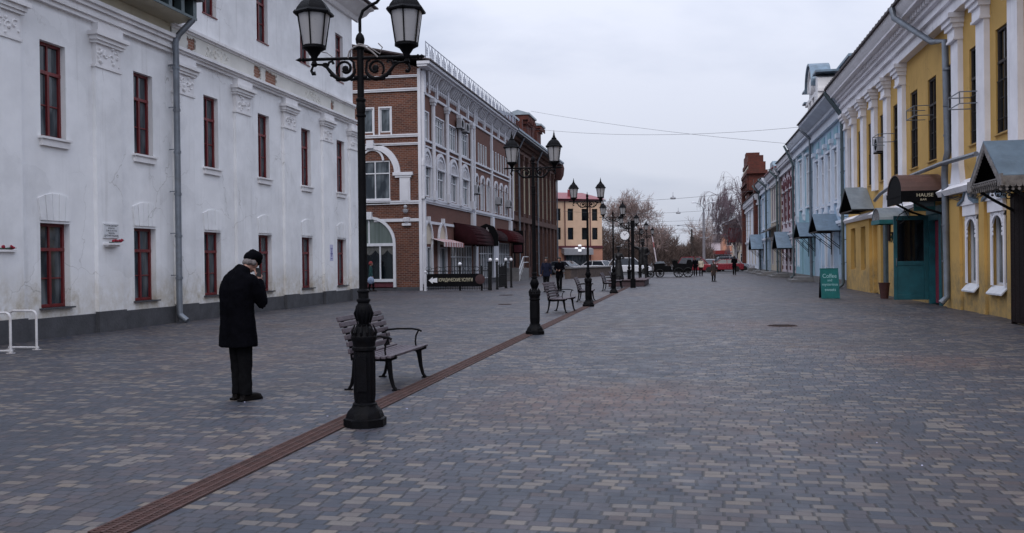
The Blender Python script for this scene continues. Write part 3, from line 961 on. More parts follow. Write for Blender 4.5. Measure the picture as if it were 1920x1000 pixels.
# ground floor arched shop window
m = MB(ff)
cx = -17.55
m.band(arc(cx, 2.62, 1.55, 0, 180), arc(cx, 2.62, 1.40), 0, .12)
m.box(cx + 1.40, cx + 1.55, 0, .12, .2, 2.62); m.box(cx - 1.55, cx - 1.40, 0, .12, .2, 2.62)
m.box(cx - .2, cx + .2, 0, .2, 4.0, 4.42)
m.box(cx - 1.4, cx + 1.4, 0, .11, 2.5, 2.66); m.box(cx - 1.4, cx + 1.4, 0, .13, .5, .66)
m.box(cx - .04, cx + .04, 0, .07, 2.66, 3.95); m.box(cx + .6, cx + .68, 0, .08, .66, 2.5); m.box(cx - .68, cx - .6, 0, .08, .66, 2.5)
wf = m.build('shop_window', m_whitewin, bb)
m = MB(ff)
m.poly([(x, .03, z) for x, z in arc(cx, 2.62, 1.4)]); m.build('pane', glass('pale_blind_glass', (.10, .13, .12), (.15, .185, .17)), wf)
m = MB(ff); m.poly([(cx - 1.4, .025, .66), (cx + 1.4, .025, .66), (cx + 1.4, .025, 2.5), (cx - 1.4, .025, 2.5)])
m.build('pane', m_glass_d, wf)
m = MB(ff)
for k in range(4):
    x0 = cx - 1.4 + k * .7
    m.prism([(x0, 2.5), (x0 + .7, 2.5)] + [(x0 + .7 - .7 * t / 6, 2.28 - .28 * abs(math.cos(PI * t / 6))) for t in range(7)], .028, .034)
m.build('lace_curtain', M('lace', (.09, .09, .085), .9, .3, 12, .2), wf)
m = MB(ff); m.box(cx - 1.4, cx + 1.4, 0, .06, .15, .5); m.build('panel_below_window', m_maroon_trim, bb)
# plinth, corner pier
m = MB(ff); m.box(-26.4, BX + .06, .0, .06, -.05, .2); m.build('plinth', m_plinth, bb)
m = MB(fs); m.box(50.0, 76.3, .0, .05, -.05, .34); m.build('side_plinth', m_plinth, bb)
m = MB(fs)
m.box(50.0, 50.22, .002, .16, 0, 12.2); m.box(50.002, 50.35, .16, .2, 11.0, 12.0)
m.build('corner_pier', m_trim, bb)
# wall lamp on corner
wl = MB(ff); wl.tube([(-15.35, .05, 4.6), (-15.35, .25, 4.62)], .03, 6); wl.lathe([(.04, .0), (.14, .06), (.17, .2), (.06, .24)], (-15.35, .25, 4.3), 10); wl.ball((-15.35, .25, 4.66), .11, 8)
wl.build('wall_lamp', m_ac, bb)
m = MB(ff); m.lathe([(.03, 0), (.2, .1), (.22, .3), (.12, .34)], (-15.35, .05, 3.75), 10); m.box(-15.6, -15.1, 0, .14, 3.62, 3.76)
m.build('lamp_bracket', m_trim, bb)
# side facade: bands
m = MB(fs)
m.box(50.22, 76.3, 0, .10, 10.98, 11.12)
for z, h_, d_ in ((8.36, .12, .1), (8.06, .09, .07)): m.box(50.22, 76.3, 0, d_, z, z + h_)
m.box(50.22, 76.3, 0, .14, 4.98, 5.14); m.box(50.22, 76.3, 0, .08, 4.88, 4.979)
m.box(50.22, 56.8, 0, .08, 3.75, 3.9)
for a, c in topw:
    m.box(a - .09, a, 0, .05, 8.48, 10.1); m.box(c, c + .09, 0, .05, 8.48, 10.1); m.box(a, c, 0, .052, 10.02, 10.1)
for c in grp:
    m.box(c - .08, c, 0, .06, 5.2, 7.15); m.box(c + 1.0, c + 1.08, 0, .06, 5.2, 7.15)
    m.band(arc(c + .5, 7.12, .6), arc(c + .5, 7.12, .42), 0, .1)
m.build('string_courses', m_trim, bb)
for a, c in topw: window(bb, fs, (a + c) / 2, 8.52, c - a, 1.5, -.1, 'three', m_whitewin, m_glass_c)
for c in (62.7, 64.2, 65.0, 65.8, 66.6, 69.2, 70.2, 71.2, 72.2, 73.2, 74.2): window(bb, fs, c + .21, 8.5, .42, 1.45, -.06, 'plain', m_whitewin, m_glass_c)
for c in grp: window(bb, fs, c + .5, 5.28, 1.0, 1.84, -.1, 'two', m_whitewin, m_glass_c)
# pointed arch windows
for a, c in arch:
    x = (a + c) / 2; w = (c - a) - .24
    window(bb, fs, x, 5.3, w, 1.7, -.08, 'cross4', m_whitewin, m_glass)
    m = MB(fs)
    hw = w / 2 + .12
    o = [(x + (hw + .12) * math.cos(PI * i / 16), 6.95 + 1.05 * math.sin(PI * i / 16) ** .9) for i in range(17)]
    i_ = [(x + (hw - .08) * math.cos(PI * i / 16), 6.95 + .86 * math.sin(PI * i / 16) ** .9) for i in range(17)]
    m.band(o, i_, 0, .12)
    m.box(x - hw - .1, x - hw + .1, 0, .12, 5.2, 6.95); m.box(x + hw - .1, x + hw + .1, 0, .12, 5.2, 6.95)
    m.box(x - hw - .1, x + hw + .1, 0, .14, 6.95, 7.05)
    for q in (-.5, -.17, .17, .5): m.box(x + q * hw - .05, x + q * hw + .05, 0, .06, 7.05, 7.05 + .75 * math.cos(q * 1.2))
    m.band([(x + (hw - .1) * math.cos(PI * i / 10), 7.05 + .62 * math.sin(PI * i / 10)) for i in range(11)], [(x + (hw - .2) * math.cos(PI * i / 10), 7.05 + .5 * math.sin(PI * i / 10)) for i in range(11)], 0, .07)
    m.box(x - hw - .15, x + hw + .15, 0, .16, 5.1, 5.22)
    m.build('arch_trim', m_trim, bb)
# engaged columns
for u in (52.05, 55.2, 58.35, 61.75):
    m = MB(fs)
    z0_ = 5.14 if u < 61 else 5.1
    m.tube([(u, .12, z0_ + .55), (u, .12, 10.75)], .13, 8)
    m.box(u - .22, u + .22, 0, .28, z0_, z0_ + .55); m.box(u - .2, u + .2, 0, .26, 10.6, 10.75); m.box(u - .28, u + .28, 0, .3, 10.75, 10.97)
    m.build('column', m_trim, bb)
m = MB(fs)
for u in (62.05, 68.5, 75.7):
    m.cut(); m.box(u - .16, u + .16, 0, .15, 5.15, 10.97); m.box(u - .35, u + .35, 0, .2, 3.3, 4.87)
m.cut(); m.box(62.4, 63.3, 0, .16, .35, 3.9); m.cut(); m.box(68.6, 70.6, 0, .14, .35, 3.9)
m.build_each('pilaster', m_trim, bb)
# bracket frieze and eave
m = MB(fs)
u = 50.5
k = 0
while u < 76:
    for q in range(5):
        uu_ = u + .36 + q * .42
        if uu_ > 76: break
        m.box(uu_, uu_ + .1, 0, .12, 11.45, 11.75)
        m.prism([(0, 11.7), (.12, 11.7), (.34, 12.0), (.5, 12.3), (0, 12.3)], uu_, uu_ + .1, 'dz')
    m.box(u + .2, min(u + 2.35, 76.2), 0, .09, 11.6, 11.7)
    m.box(u - .22, u + .1, 0, .14, 11.12, 12.3)
    u += 2.6
m.build('eave_brackets', m_trim, bb)
m = MB(fs)
m.box(49.3, 76.5, .0, .55, 12.3, 12.42); m.box(49.25, 76.5, 0.0, .72, 12.421, 12.58)
m.build('eave', m_trim, bb)
m = MB(fs); m.prism([(.8, 12.58), (.8, 12.66), (-5.5, 14.1), (-12.3, 12.66), (-12.3, 12.58), (-5.5, 14.02)], 49.2, 76.5, 'dz')
m.build('roof', m_roofdark, bb)
m = MB(fs)
m.tube([(50.6, .3, 12.3), (50.7, .28, 12.0), (51.0, .2, 11.4), (51.0, .2, 11.1)], .07, 8); m.tube([(62.2, .25, 12.2), (62.2, .2, .4)], .06, 8); m.tube([(76.1, .6, 12.4), (76.3, .25, 11.7), (76.25, .22, 5.0)], .07, 8)
m.build('drainpipe', m_trim, bb)
# roof railing with diagonal scrolls
m = MB(fs)
u = 49.4
while u < 75.5:
    m.box(u - .02, u + .02, .45, .49, 12.6, 13.68)
    for k in range(2):
        a = u + k * .65
        m.tube([(a, .47, 12.7), (a + .62, .47, 13.6)], .012, 4); m.tube([(a + .62, .47, 12.7), (a, .47, 13.6)], .012, 4)
        m.tube([(a + .31 + .17 * math.cos(t * PI / 5), .47, 13.15 + .22 * math.sin(t * PI / 5)) for t in range(11)], .012, 4)
    u += 1.3
for z in (12.72, 13.62): m.box(49.4, 75.6, .455, .485, z, z + .035)
m.build('roof_railing', m_rail, bb)
# ground floor: pointed niches, shop panes
for x in (50.9, 54.05):
    m = MB(fs)
    o = [(x + .95 * math.cos(PI * i / 14), 2.6 + 1.35 * math.sin(PI * i / 14) ** .8) for i in range(15)]
    i_ = [(x + .82 * math.cos(PI * i / 14), 2.6 + 1.18 * math.sin(PI * i / 14) ** .8) for i in range(15)]
    m.band(o, i_, 0, .12); m.box(x - .1, x + .1, 0, .2, 3.85, 4.15)
    m.box(x + .75, x + .95, 0, .1, .35, 2.6); m.box(x - .95, x - .75, 0, .1, .35, 2.6)
    m.build('pointed_arch', m_trim, bb)
    m = MB(fs); m.poly([(p, .02, q) for p, q in i_]); m.build('arch_panel', m_cream, bb)
for a, c, z0_, z1_ in shops:
    n = max(1, round((c - a) / 1.6))
    for i in range(n):
        w = (c - a) / n
        window(bb, fs, a + w * (i + .5), z0_, w, z1_ - z0_, -.1, 'cross4' if n > 1 else 'two', m_whitewin, m_glass_c if i % 2 else m_glass)

def ac_unit(fr, u, z, root, label, grp_=None):
    t = thing('air_conditioner', label, 'air conditioner', root, 0, grp_ or 'air conditioners on the brick facade')
    m = MB(fr); m.box(u - .4, u + .4, .12, .45, z, z + .58); m.build('casing', m_ac, t, bevel=.02)
    m = MB(fr); m.lathe([(.02, 0), (.22, 0.0), (.24, .012), (.2, .02)], (u - .1, .45, z + .29), 14, 'y'); m.build('fan_grille', m_black, t)
    m = MB(fr); m.box(u - .35, u - .31, 0, .46, z - .05, z - .001); m.box(u + .31, u + .35, 0, .46, z - .05, z - .001); m.build('bracket', m_iron_dull, t)
for u, z, lab in ((58.0, 10.05, 'air conditioner left of the pair high under the brick building eave'), (59.4, 10.0, 'air conditioner right of the pair high under the brick building eave'),
                  (62.4, 6.2, 'small air conditioner beside the drainpipe on the middle floor'), (70.2, 5.9, 'air conditioner below the first narrow arched window past the column'), (74.2, 5.9, 'air conditioner at the far end of the arched windows')):
    ac_unit(Fr('L', BX, (BX, u, z)), u, z, (BX, u, z), lab)

# awnings and signs of the cafe front
def awning(u0, u1, z0, z1, d, mat, label, side_sign=None):
    t = thing('awning', label, 'awning', (BX, (u0 + u1) / 2, z0), 0, 'maroon awnings of the cafe front')
    fr = Fr('L', BX, (BX, (u0 + u1) / 2, z0))
    m = MB(fr)
    N = 8
    pr = [(0, z1)] + [(d * math.sin(i / N * PI / 2), z1 - .02 - (z1 - z0 - .18) * (1 - math.cos(i / N * PI / 2))) for i in range(1, N + 1)] + [(d, z0)]
    for i in range(len(pr) - 1):
        m.poly([(u0, pr[i][0], pr[i][1]), (u1, pr[i][0], pr[i][1]), (u1, pr[i + 1][0], pr[i + 1][1]), (u0, pr[i + 1][0], pr[i + 1][1])])
    for u in (u0, u1): m.poly([(u, a, z) for a, z in pr] + [(u, 0, z0)])
    k = m.build('canvas', mat, t)
    md = k.modifiers.new('thickness', 'SOLIDIFY'); md.thickness = .012
    m = MB(fr)
    for u in (u0 + .05, u1 - .05): m.tube([(u, .02, z0 + .1), (u, d - .02, z0 + .03)], .018, 6)
    m.build('frame', m_iron_dull, t)
    return t
awning(57.0, 62.2, 2.62, 4.05, 1.5, m_awn, 'big dark maroon rounded awning over the corner cafe window')
awning(64.0, 68.7, 3.05, 3.95, 1.2, m_awn, 'maroon awning between the cafe sign and the stair awning')
awning(70.6, 75.8, 3.05, 4.1, 1.2, m_awn2, 'brighter red awning above the white stair railing')
sg = thing('hanging_sign', 'arched dark cafe sign with a pale emblem beside the big maroon awning', 'sign', (BX, 62.5, 2.6))
fr = Fr('F', 62.5, (BX, 62.5, 2.6))
m = MB(fr); m.prism([(BX + .2, 2.6), (BX + 1.75, 2.6), (BX + 1.75, 3.4), (BX + 1.45, 3.95), (BX + .9, 4.15), (BX + .45, 3.95), (BX + .2, 3.4)], 0, .1); m.build('panel', m_black, sg)
m = MB(fr); m.box(BX + .6, BX + 1.35, .1, .11, 2.75, 3.2); m.box(BX + .85, BX + 1.1, .1, .11, 3.3, 3.75); m.box(BX + .93, BX + 1.02, .1, .112, 3.75, 3.9); m.build('emblem', m_grey_letter, sg)
m = MB(fr); m.box(BX + .0, BX + .2, .03, .07, 3.2, 3.25); m.box(BX + .0, BX + .2, .03, .07, 2.8, 2.85); m.build('bracket', m_iron_dull, sg)
sg = thing('pharmacy_sign', 'narrow vertical red and dark sign at the far end of the red awning', 'sign', (BX, 76.6, 2.2))
fr = Fr('F', 76.6, (BX, 76.6, 2.2))
m = MB(fr); m.box(BX + .1, BX + 1.0, 0, .1, 2.2, 4.1); m.build('panel', m_black, sg)
m = MB(fr); m.box(BX + .2, BX + .9, .1, .11, 2.3, 2.9); m.build('red_field', m_maroon_trim, sg)
m = MB(fr); m.ball((BX + .5, .1, 3.7), .16, 8, (1, .1, 1)); m.ball((BX + .5, .1, 3.25), .1, 8, (1, .1, 1)); m.build('emblem', m_white_letter, sg)
aw = thing('striped_awning', 'small red and white striped awning over the corner shop windows', 'awning', (BX, 53.5, 2.4))
fr = Fr('L', BX, (BX, 53.5, 2.4))
ma, mb_ = MB(fr), MB(fr)
for i in range(16):
    u0_, u1_ = 51.6 + i * .3, 51.6 + (i + 1) * .3
    q = ma if i % 2 else mb_
    q.prism([(0.02, 2.95), (.8, 2.72), (.8, 2.45), (.79, 2.45), (.79, 2.70), (0.02, 2.93)], u0_, u1_, 'dz')
ma.build('red_stripes', m_redstripe, aw); mb_.build('white_stripes', m_whitestripe, aw)
# cafe terrace fence with a banner
cf = thing('terrace_fence', 'black wrought iron cafe fence in front of the brick building, carrying the long banner', 'fence', (-13.6, 49.5, 0))
fr = Fr('F', 49.2, (-13.6, 49.5, 0))
m = MB(fr)
m.box(-14.1, -10.4, 0, .03, 1.05, 1.09); m.box(-14.1, -10.4, 0, .03, .12, .15)
for i in range(28):
    x = -14.05 + i * .135
    m.box(x, x + .016, .005, .025, .05, 1.05 + (.0 if i % 4 else .12))
for i in range(7):
    x = -13.9 + i * .53
    m.tube([(x + .16 * math.cos(t * PI / 6), .015, 1.2 + .12 * math.sin(t * PI / 6)) for t in range(13)], .01, 4)
m.tube([(-14.1, .015, 1.09)] + [(-14.1 + 3.7 * t / 12, .015, 1.15 + .18 * math.sin(PI * t / 12)) for t in range(1, 12)] + [(-10.4, .015, 1.09)], .012, 5)
m.build('panel', m_iron_dull, cf)
m = MB(fr)
for x in (-12.15, -10.95):
    m.cut(); m.box(x - .05, x + .05, -.03, .06, 0, 1.35)
m.build_each('post', m_iron_dull, cf)
m = MB(fr); m.box(-14.15, -14.03, -.03, .09, 0, .95); m.ball((-14.09, .03, 1.02), .1, 8); m.build('end_post', m_trim, cf)
m = MB(fr); m.ball((-12.15, .015, 1.45), .1, 10); m.build('globe_light', m_globe, cf)
bn = thing('banner', 'long dark banner with a white arrow and pale lettering tied to the cafe fence', 'banner', (-12.4, 49.05, .2))
fr = Fr('F', 49.05, (-12.4, 49.05, .2))
m = MB(fr); m.box(-13.95, -10.95, .08, .1, .24, .93); m.build('cloth', m_black, bn)
m = MB(fr); m.prism([(-13.85, .58), (-13.62, .76), (-13.62, .67), (-13.36, .72), (-13.36, .45), (-13.62, .49), (-13.62, .40)], .101, .106); m.build('arrow', m_white_letter, bn)
text('lettering', 'ЮРИДИЧЕСКИЕ УСЛУГИ', m_cream_letter, bn, (.06, -.103, .39), .25, ROT_F, sx=.62)
m = MB(fr); m.lathe([(.27, 0), (.27, .01), (.24, .02), (.05, .021)], (-10.98, .1, .62), 20, 'y'); m.build('round_emblem', M('faded_maroon_print', (.045, .018, .02), .8), bn)
# gate posts with globes
for i, (x, y) in enumerate(((-10.55, 49.6), (-10.45, 50.9), (-10.4, 53.2), (-10.35, 54.6), (-10.75, 50.2))):
    t = thing('gate_post', ['nearest black iron gate post with a white globe, right of the banner', 'second black gate post with a white globe, right of the banner', 'third black gate post with a white globe, after the gap', 'last black gate post with a white globe, before the stair', 'shorter black gate post without globe behind the nearest one'][i], 'post', (x, y, 0), 0, 'black gate posts of the cafe terrace')
    m = MB(); m.box(-.055, .055, -.055, .055, 0, 1.55); m.box(-.07, .07, -.07, .07, 0, .1); m.box(-.07, .07, -.07, .07, 1.5, 1.56); m.build('shaft', m_iron_dull, t)
    if i < 4:
        m = MB(); m.ball((0, 0, 1.66), .1, 10); m.build('globe', m_globe, t)
gp = thing('gate', 'black wrought iron gate leaf between the terrace posts', 'gate', (-10.4, 52.1, 0))
m = MB()
for i in range(18): m.box(-.01, .01, -1.0 + i * .12, -.98 + i * .12, .1, 1.35 + .1 * math.sin(i))
for z in (.15, .8, 1.3): m.box(-.014, .014, -1.05, 1.05, z, z + .03)
m.build('leaf', m_iron_dull, gp)
# white stair at the red awning
stp = thing('shop_stair', 'shop stair with white railings below the red awning', 'stair', (-13.3, 74, 0))
m = MB()
for i in range(6): m.box(-1.15, .35, -1.9 + i * .3, 2.2, i * .165, (i + 1) * .165)
m.build('steps', m_kerb, stp)
m = MB()
for x in (-1.1, .32):
    for a in (.95, .5): m.tube([(x, -2.1, a), (x, -.3, a + .95), (x, 2.1, a + .95)], .03, 6)
    for i in range(5):
        y = -2.05 + i * .45
        m.tube([(x, y, 0), (x, y, .95 + max(0, min(.95, (y + 2.1) * .53)))], .02, 6)
m.build('railing', m_whitewin, stp)

# ================================================================== OLD DARK BRICK BUILDING
ob = thing('old_brick_building', 'soot dark old brick building with chimneys like turrets and a heavy eave', 'building', (-14.7, 90, 0))
fr = Fr('L', -14.7, (-14.7, 90, 0))
wd = [78.6, 81.2, 83.8, 86.4, 89.6, 92.2, 94.8, 97.6, 100.2]
hs_ = [(c, c + 1.25, 5.9, 10.3) for c in wd] + [(c, c + 1.25, 1.0, 4.4) for c in wd]
m = MB(fr); m.wall(76.6, 104.5, 0, 12.3, hs_, 0, .35); m.shell(76.6, 104.5, 12.3, 0, -12); m.build('wall', m_brick_dark, ob)
for c in wd:
    window(ob, fr, c + .62, 5.9, 1.25, 4.4, -.1, 'three', m_cream_letter, m_glass_d)
    window(ob, fr, c + .62, 1.0, 1.25, 3.4, -.1, 'two', m_iron_dull, m_glass_d)
m = MB(fr)
for u in [77.4, 80.4, 83.0, 85.6, 88.4, 91.4, 94.0, 96.8, 99.4, 102.2, 104.1]:
    m.cut(); m.box(u - .25, u + .25, 0, .22, 0, 5.0); m.box(u - .2, u + .2, 0, .2, 5.5, 10.6); m.box(u - .3, u + .3, 0, .3, 10.6, 11.1)
m.build_each('pilaster', m_brick_brown, ob); m = MB(fr); m.box(76.6, 104.5, 0, .28, 5.0, 5.25); m.box(76.6, 104.5, 0, .18, 5.25, 5.5); m.box(76.6, 104.5, 0, .15, 11.1, 11.3)
u = 76.8
while u < 104.3: m.box(u, u + .2, 0, .5, 11.9, 12.25); m.box(u, u + .2, 0, .25, 11.5, 11.9); u += .6
m.build('string_courses', m_brick_brown, ob)
m = MB(fr); m.box(76.35, 105.0, 0, .95, 12.3, 12.5); m.build('eave', m_pipe, ob)
m = MB(fr); m.box(76.35, 105.0, .9, 1.05, 12.45, 12.62); m.prism([(1.0, 12.5), (-6, 14.6), (-12.6, 12.5)], 76.35, 105, 'dz'); m.build('roof', m_zinc_blue, ob)
for u in (80.2, 90.6, 104.3):
    downpipe(ob, fr, u, 0, 11.3, .3, .08, m_pipe, [(u, .8, 12.3)])
m = MB(fr)
m.lathe([(.5, 0), (.75, .5), (.85, 1.3), (.7, 1.8), (.35, 2.3), (.12, 2.5)], (104.4, .3, 10.6), 8)
m.build('corner_turret', m_brick_dark, ob)
def parapet_turret(u, w, z0, z1, lab):
    f2 = fr
    m = MB(f2)
    m.box(u - w * .7, u + w * .7, -1.6, -.2, 12.4, z0)
    m.box(u - w * .85, u + w * .85, -1.75, -.05, z0, z0 + .35)
    m.box(u - w, u + w, -1.9, .1, z0 + .35, z1)
    for q in range(5): m.box(u - w + q * w * .45, u - w + q * w * .45 + .3, .1, .2, z0 + .1, z0 + .5)
    k = m.build('chimney_turret', m_brick_red, ob)
    m = MB(f2); m.box(u - w - .12, u + w + .12, -2.05, .22, z1, z1 + .18); m.prism([(.1, z1 + .18), (-.9, z1 + .5), (-1.9, z1 + .18)], u - w, u + w, 'dz'); m.build('turret_cap', m_zinc, k)
parapet_turret(79.3, 1.7, 13.2, 13.9, '')
parapet_turret(88.6, 2.1, 14.5, 15.3, '')
parapet_turret(95.2, 1.3, 14.7, 15.3, '')
m = MB(fr); m.prism([(79.6, 13.2), (85.5, 13.9), (85.5, 14.6), (83, 13.9), (79.6, 13.6)], -1.2, -.5); m.prism([(89.5, 15.5), (94.5, 15.2), (94.5, 12.5), (89.5, 12.5)], -1.3, -.4)
for q in range(4): m.box(84.5 + q * 2.9, 85.1 + q * 2.9, -.4, -.15, 12.5, 14.6)
m.build('stepped_parapet', m_brick_red, ob)
m = MB(fr); m.prism([(-1.6, 12.5), (-.4, 12.5), (-.7, 13.6), (-1.3, 13.6)], 80.3, 84.5, 'dz'); m.build('dormer', m_zinc, ob)

# ================================================================== PEACH BUILDING WITH RED ROOF
pb = thing('peach_building', 'peach building with a red roof and salmon ground floor beyond the old brick house', 'building', (-15.5, 110, 0))
# its long face turns away from us: frame along a slanted line
A_, B_ = Vector((-22.5, 106.5)), Vector((-10.3, 114.5))
ee_ = (B_ - A_).normalized(); nn_ = Vector((ee_.y, -ee_.x))
class Slant:
    k = 'S'; o = 0
    def __call__(s, u, d, z):
        p = A_ + ee_ * u + nn_ * d
        return Vector((p.x + 15.5, p.y - 110, z))
fr = Slant()
LN = (B_ - A_).length
cs = [5.2, 6.9, 8.6, 10.3, 12.2, 13.6]
hl = [(c - .38, c + .38, 6.35, 7.8) for c in cs] + [(c - .38, c + .38, 4.05, 5.5) for c in cs]
m = MB(fr); m.wall(0, LN, 3.3, 8.7, hl, 0, .25); m.shell(0, LN, 8.7, 0, -12, 3.3); m.build('wall', m_peach, pb)
m = MB(fr); m.wall(0, LN, 0, 3.0, [(9.4, 12.6, .1, 2.5)], .03, .35); m.shell(0, LN, 3.0, .03, -12); m.build('ground_floor_wall', m_orange, pb)
m = MB(fr); m.box(0, LN, -.02, .16, 3.0, 3.3); m.box(0, LN, 0, .25, 8.7, 8.95); m.build('cornice', m_maroon_trim, pb)
for a, c, e, f_ in hl:
    m = MB(fr); m.box(a, c, -.22, -.18, e, f_); m.box(a, a + .06, -.18, -.12, e, f_); m.box(c - .06, c, -.18, -.12, e, f_); m.box(a, c, -.18, -.12, e + .95, e + 1.0); m.build('window', m_glass_d, pb)
m = MB(fr); m.box(9.4, 12.6, -.3, -.25, .1, 2.5); m.build('shop_window', m_glass, pb)
m = MB(fr); m.prism([(0, 2.5), (.9, 2.2), (.9, 2.9), (0, 3.1)], 9.0, 12.9, 'dz'); m.build('shop_canopy', m_ac, pb)
m = MB(fr); m.prism([(.5, 8.95), (-6, 10.2), (-12.4, 8.95)], -.4, LN + .4, 'dz'); m.build('roof', m_redroof, pb)
m = MB(fr); m.box(6.0, 8.2, -1.4, .1, 9.0, 10.0); m.prism([(5.8, 10.0), (8.4, 10.0), (7.1, 10.6)], -1.5, .2); m.build('dormer', m_redroof, pb)
m = MB(fr); m.box(11.2, 12, -2.6, -1.9, 9.0, 10.3); m.build('chimney', m_redroof, pb)
m = MB(fr)
for u in (9.5, 12.9): m.tube([(u, .12, .2), (u, .12, 8.7)], .06, 6)
m.build('drainpipe', m_maroon_trim, pb)
ls = thing('lit_cross_sign', 'small lit white cross shaped shop sign on the peach building', 'sign', (0, 0, 0))
p_ = fr(11.0, 1.0, 3.0) + Vector((-15.5, 110, 0)); ls.location = p_
m_lit = D.materials.new('lit_sign'); m_lit.use_nodes = True
m_lit.node_tree.nodes['Principled BSDF'].inputs['Emission Color'].default_value = (.9, .92, 1, 1)
m_lit.node_tree.nodes['Principled BSDF'].inputs['Emission Strength'].default_value = .6
m = MB(); m.box(-.6, .6, -.05, .05, -.1, .1); m.box(-.2, .2, -.055, .055, -.42, .42); m.build('light_box', m_lit, ls, bevel=.04)
m = MB(); m.box(-.2, .2, -.07, -.056, -.1, .25); m.build('emblem', m_grey_letter, ls)

# ================================================================== RIGHT SIDE ROW
RX = 7.95
def gutter_pipe(b, fr, u, zt, d=.18, r=.07, mat=None, bend=.55, z0=0.0, dz=.9):
    return downpipe(b, fr, u, z0, zt - dz, d, r, mat or m_pipe_teal, [(u, d + .03, zt - dz + .15), (u + .25, d + bend * .8, zt - .25), (u + .3, d + bend, zt)])

# ---- yellow building
yb = thing('yellow_building', 'ochre yellow two storey building with white pilasters and a deep white cornice', 'building', (RX, 36, 0))
fr = Fr('R', RX, (RX, 36, 0))
wins = [17.9, 20.4, 23.2, 25.8, 28.1, 30.55, 32.8, 35.3, 38.2, 40.75, 43.3, 45.85, 48.2]
up = [(c - .53, c + .53, 4.72, 7.45) for c in wins]
lowh = [(25.45, 26.6, .8, 2.95), (27.75, 28.85, .8, 2.95), (31.65, 33.25, 0, 2.95), (39.8, 41.35, 0, 2.95), (44.05, 45.2, .98, 2.95), (46.6, 47.9, .98, 2.95), (41.9, 42.9, .0, 3.0)]
m = MB(fr); m.wall(12, 49.25, 0, 8.75, up + lowh, 0, .32); m.shell(12, 49.25, 8.75, 0, -12); m.build('wall', m_yellow, yb)
for c in wins:
    window(yb, fr, c, 4.72, 1.06, 2.73, -.12, 'cross6', m_wood_dark, m_glass_d, sill=(m_yellow, .07, .04))
    m = MB(fr)      # window guard grille in front of the lower half
    for q in range(4): m.box(c - .45 + q * .3, c - .438 + q * .3, -.03, -.018, 4.76, 6.1)
    m.box(c - .5, c + .5, -.032, -.016, 6.08, 6.11); m.box(c - .5, c + .5, -.032, -.016, 5.1, 5.12)
    m.build('window_guard', m_iron_dull, yb)
for u in (21.9, 24.6, 27.15, 29.6, 36.85, 39.5, 42.05, 44.6, 47.05, 48.85):
    m = MB(fr)
    zb = 3.7 if u < 30 else 4.4
    m.box(u - .36, u + .36, 0, .15, zb, 7.95)
    if u < 30: m.prism([(u - .36, 4.25), (u + .36, 4.25), (u + .52, 3.7), (u + .6, 3.45), (u - .6, 3.45), (u - .52, 3.7)], .0, .155)
    m.build('pilaster', m_yellow_cap, yb)
    m = MB(fr)
    m.box(u - .4, u + .4, 0, .27, 7.9, 7.97); m.box(u - .37, u + .37, 0, .24, 7.97, 8.25)
    m.box(u - .44, u + .44, 0, .31, 8.25, 8.38); m.box(u - .49, u + .49, 0, .38, 8.38, 8.52); m.box(u - .54, u + .54, 0, .45, 8.52, 8.66)
    m.build('capital', m_yellow_cap, yb)
m = MB(fr)
m.box(12, 49.25, 0, .30, 8.67, 9.0); m.box(12, 49.25, 0, .42, 9.0, 9.1); m.box(12, 49.25, 0, .36, 9.1, 9.3)
m.box(12, 49.25, 0, .5, 9.3, 9.42)
u = 12.1
while u < 49.1: m.box(u, u + .16, .36, .62, 9.421, 9.58); u += .34
m.box(12, 49.25, 0, .82, 9.581, 9.66); m.prism([(.0, 9.66), (.82, 9.66), (.98, 9.85), (1.02, 9.98), (0, 9.98)], 12, 49.25, 'dz')
m.build('cornice', m_yellow_cap, yb)
m = MB(fr); m.prism([(1.12, 9.98), (1.12, 10.06), (-5.5, 12.2), (-12, 10.06), (-12, 9.98)], 12, 49.25, 'dz')
u = 12
while u < 49: m.prism([(1.12, 10.06), (1.10, 10.12), (.3, 10.39), (.3, 10.33)], u, u + .03, 'dz'); u += .55
m.build('roof', m_roofdark, yb)
# ledge between the storeys and thickened ground floor piers
m = MB(fr)
m.prism([(0, 3.4), (.28, 3.4), (.36, 3.55), (.1, 3.72), (0, 3.8)], 12, 31.0, 'dz')
m.prism([(0, 3.25), (.22, 3.25), (.3, 3.38), (.1, 3.52), (0, 3.56)], 33.6, 49.25, 'dz')
for u in (36.9, 39.5): m.prism([(u - .36, 4.4), (u + .36, 4.4), (u + .6, 3.5), (u - .6, 3.5)], 0, .155)
m.build('storey_ledge', m_yellow_cap, yb)
m = MB(fr)
m.box(12, 31, 0, .05, 0, 3.4); 
for a, c in ((24.0, 25.2), (26.95, 27.45), (29.2, 30.6)): m.prism([(a, 0), (c, 0), (c, .55), (c - .05, .62), (c - .05, 3.39), (a + .05, 3.39), (a + .05, .62), (a, .55)], .051, .13)
m2 = MB(fr); m2.wall(12, 31, 0, 3.4, [(25.4, 26.65, .7, 3.05), (27.7, 28.9, .7, 3.05)], .06, .06)
for a, c in ((24.0, 25.15), (26.9, 27.45), (29.2, 30.6)): m2.prism([(a, 0), (c, 0), (c, .55), (c - .05, .62), (c - .05, 3.39), (a + .05, 3.39), (a + .05, .62), (a, .55)], .061, .14)
m2.cut()
m2.wall(43.2, 49.25, 0, 3.25, [(44.05, 45.2, .98, 2.95), (46.6, 47.9, .98, 2.95)], .12, .12)
m2.poly([(43.2, 0, 0), (43.2, .12, 0), (43.2, .12, 3.25), (43.2, 0, 3.25)])
m2.build_each('ground_floor_pier', m_yellow, yb)
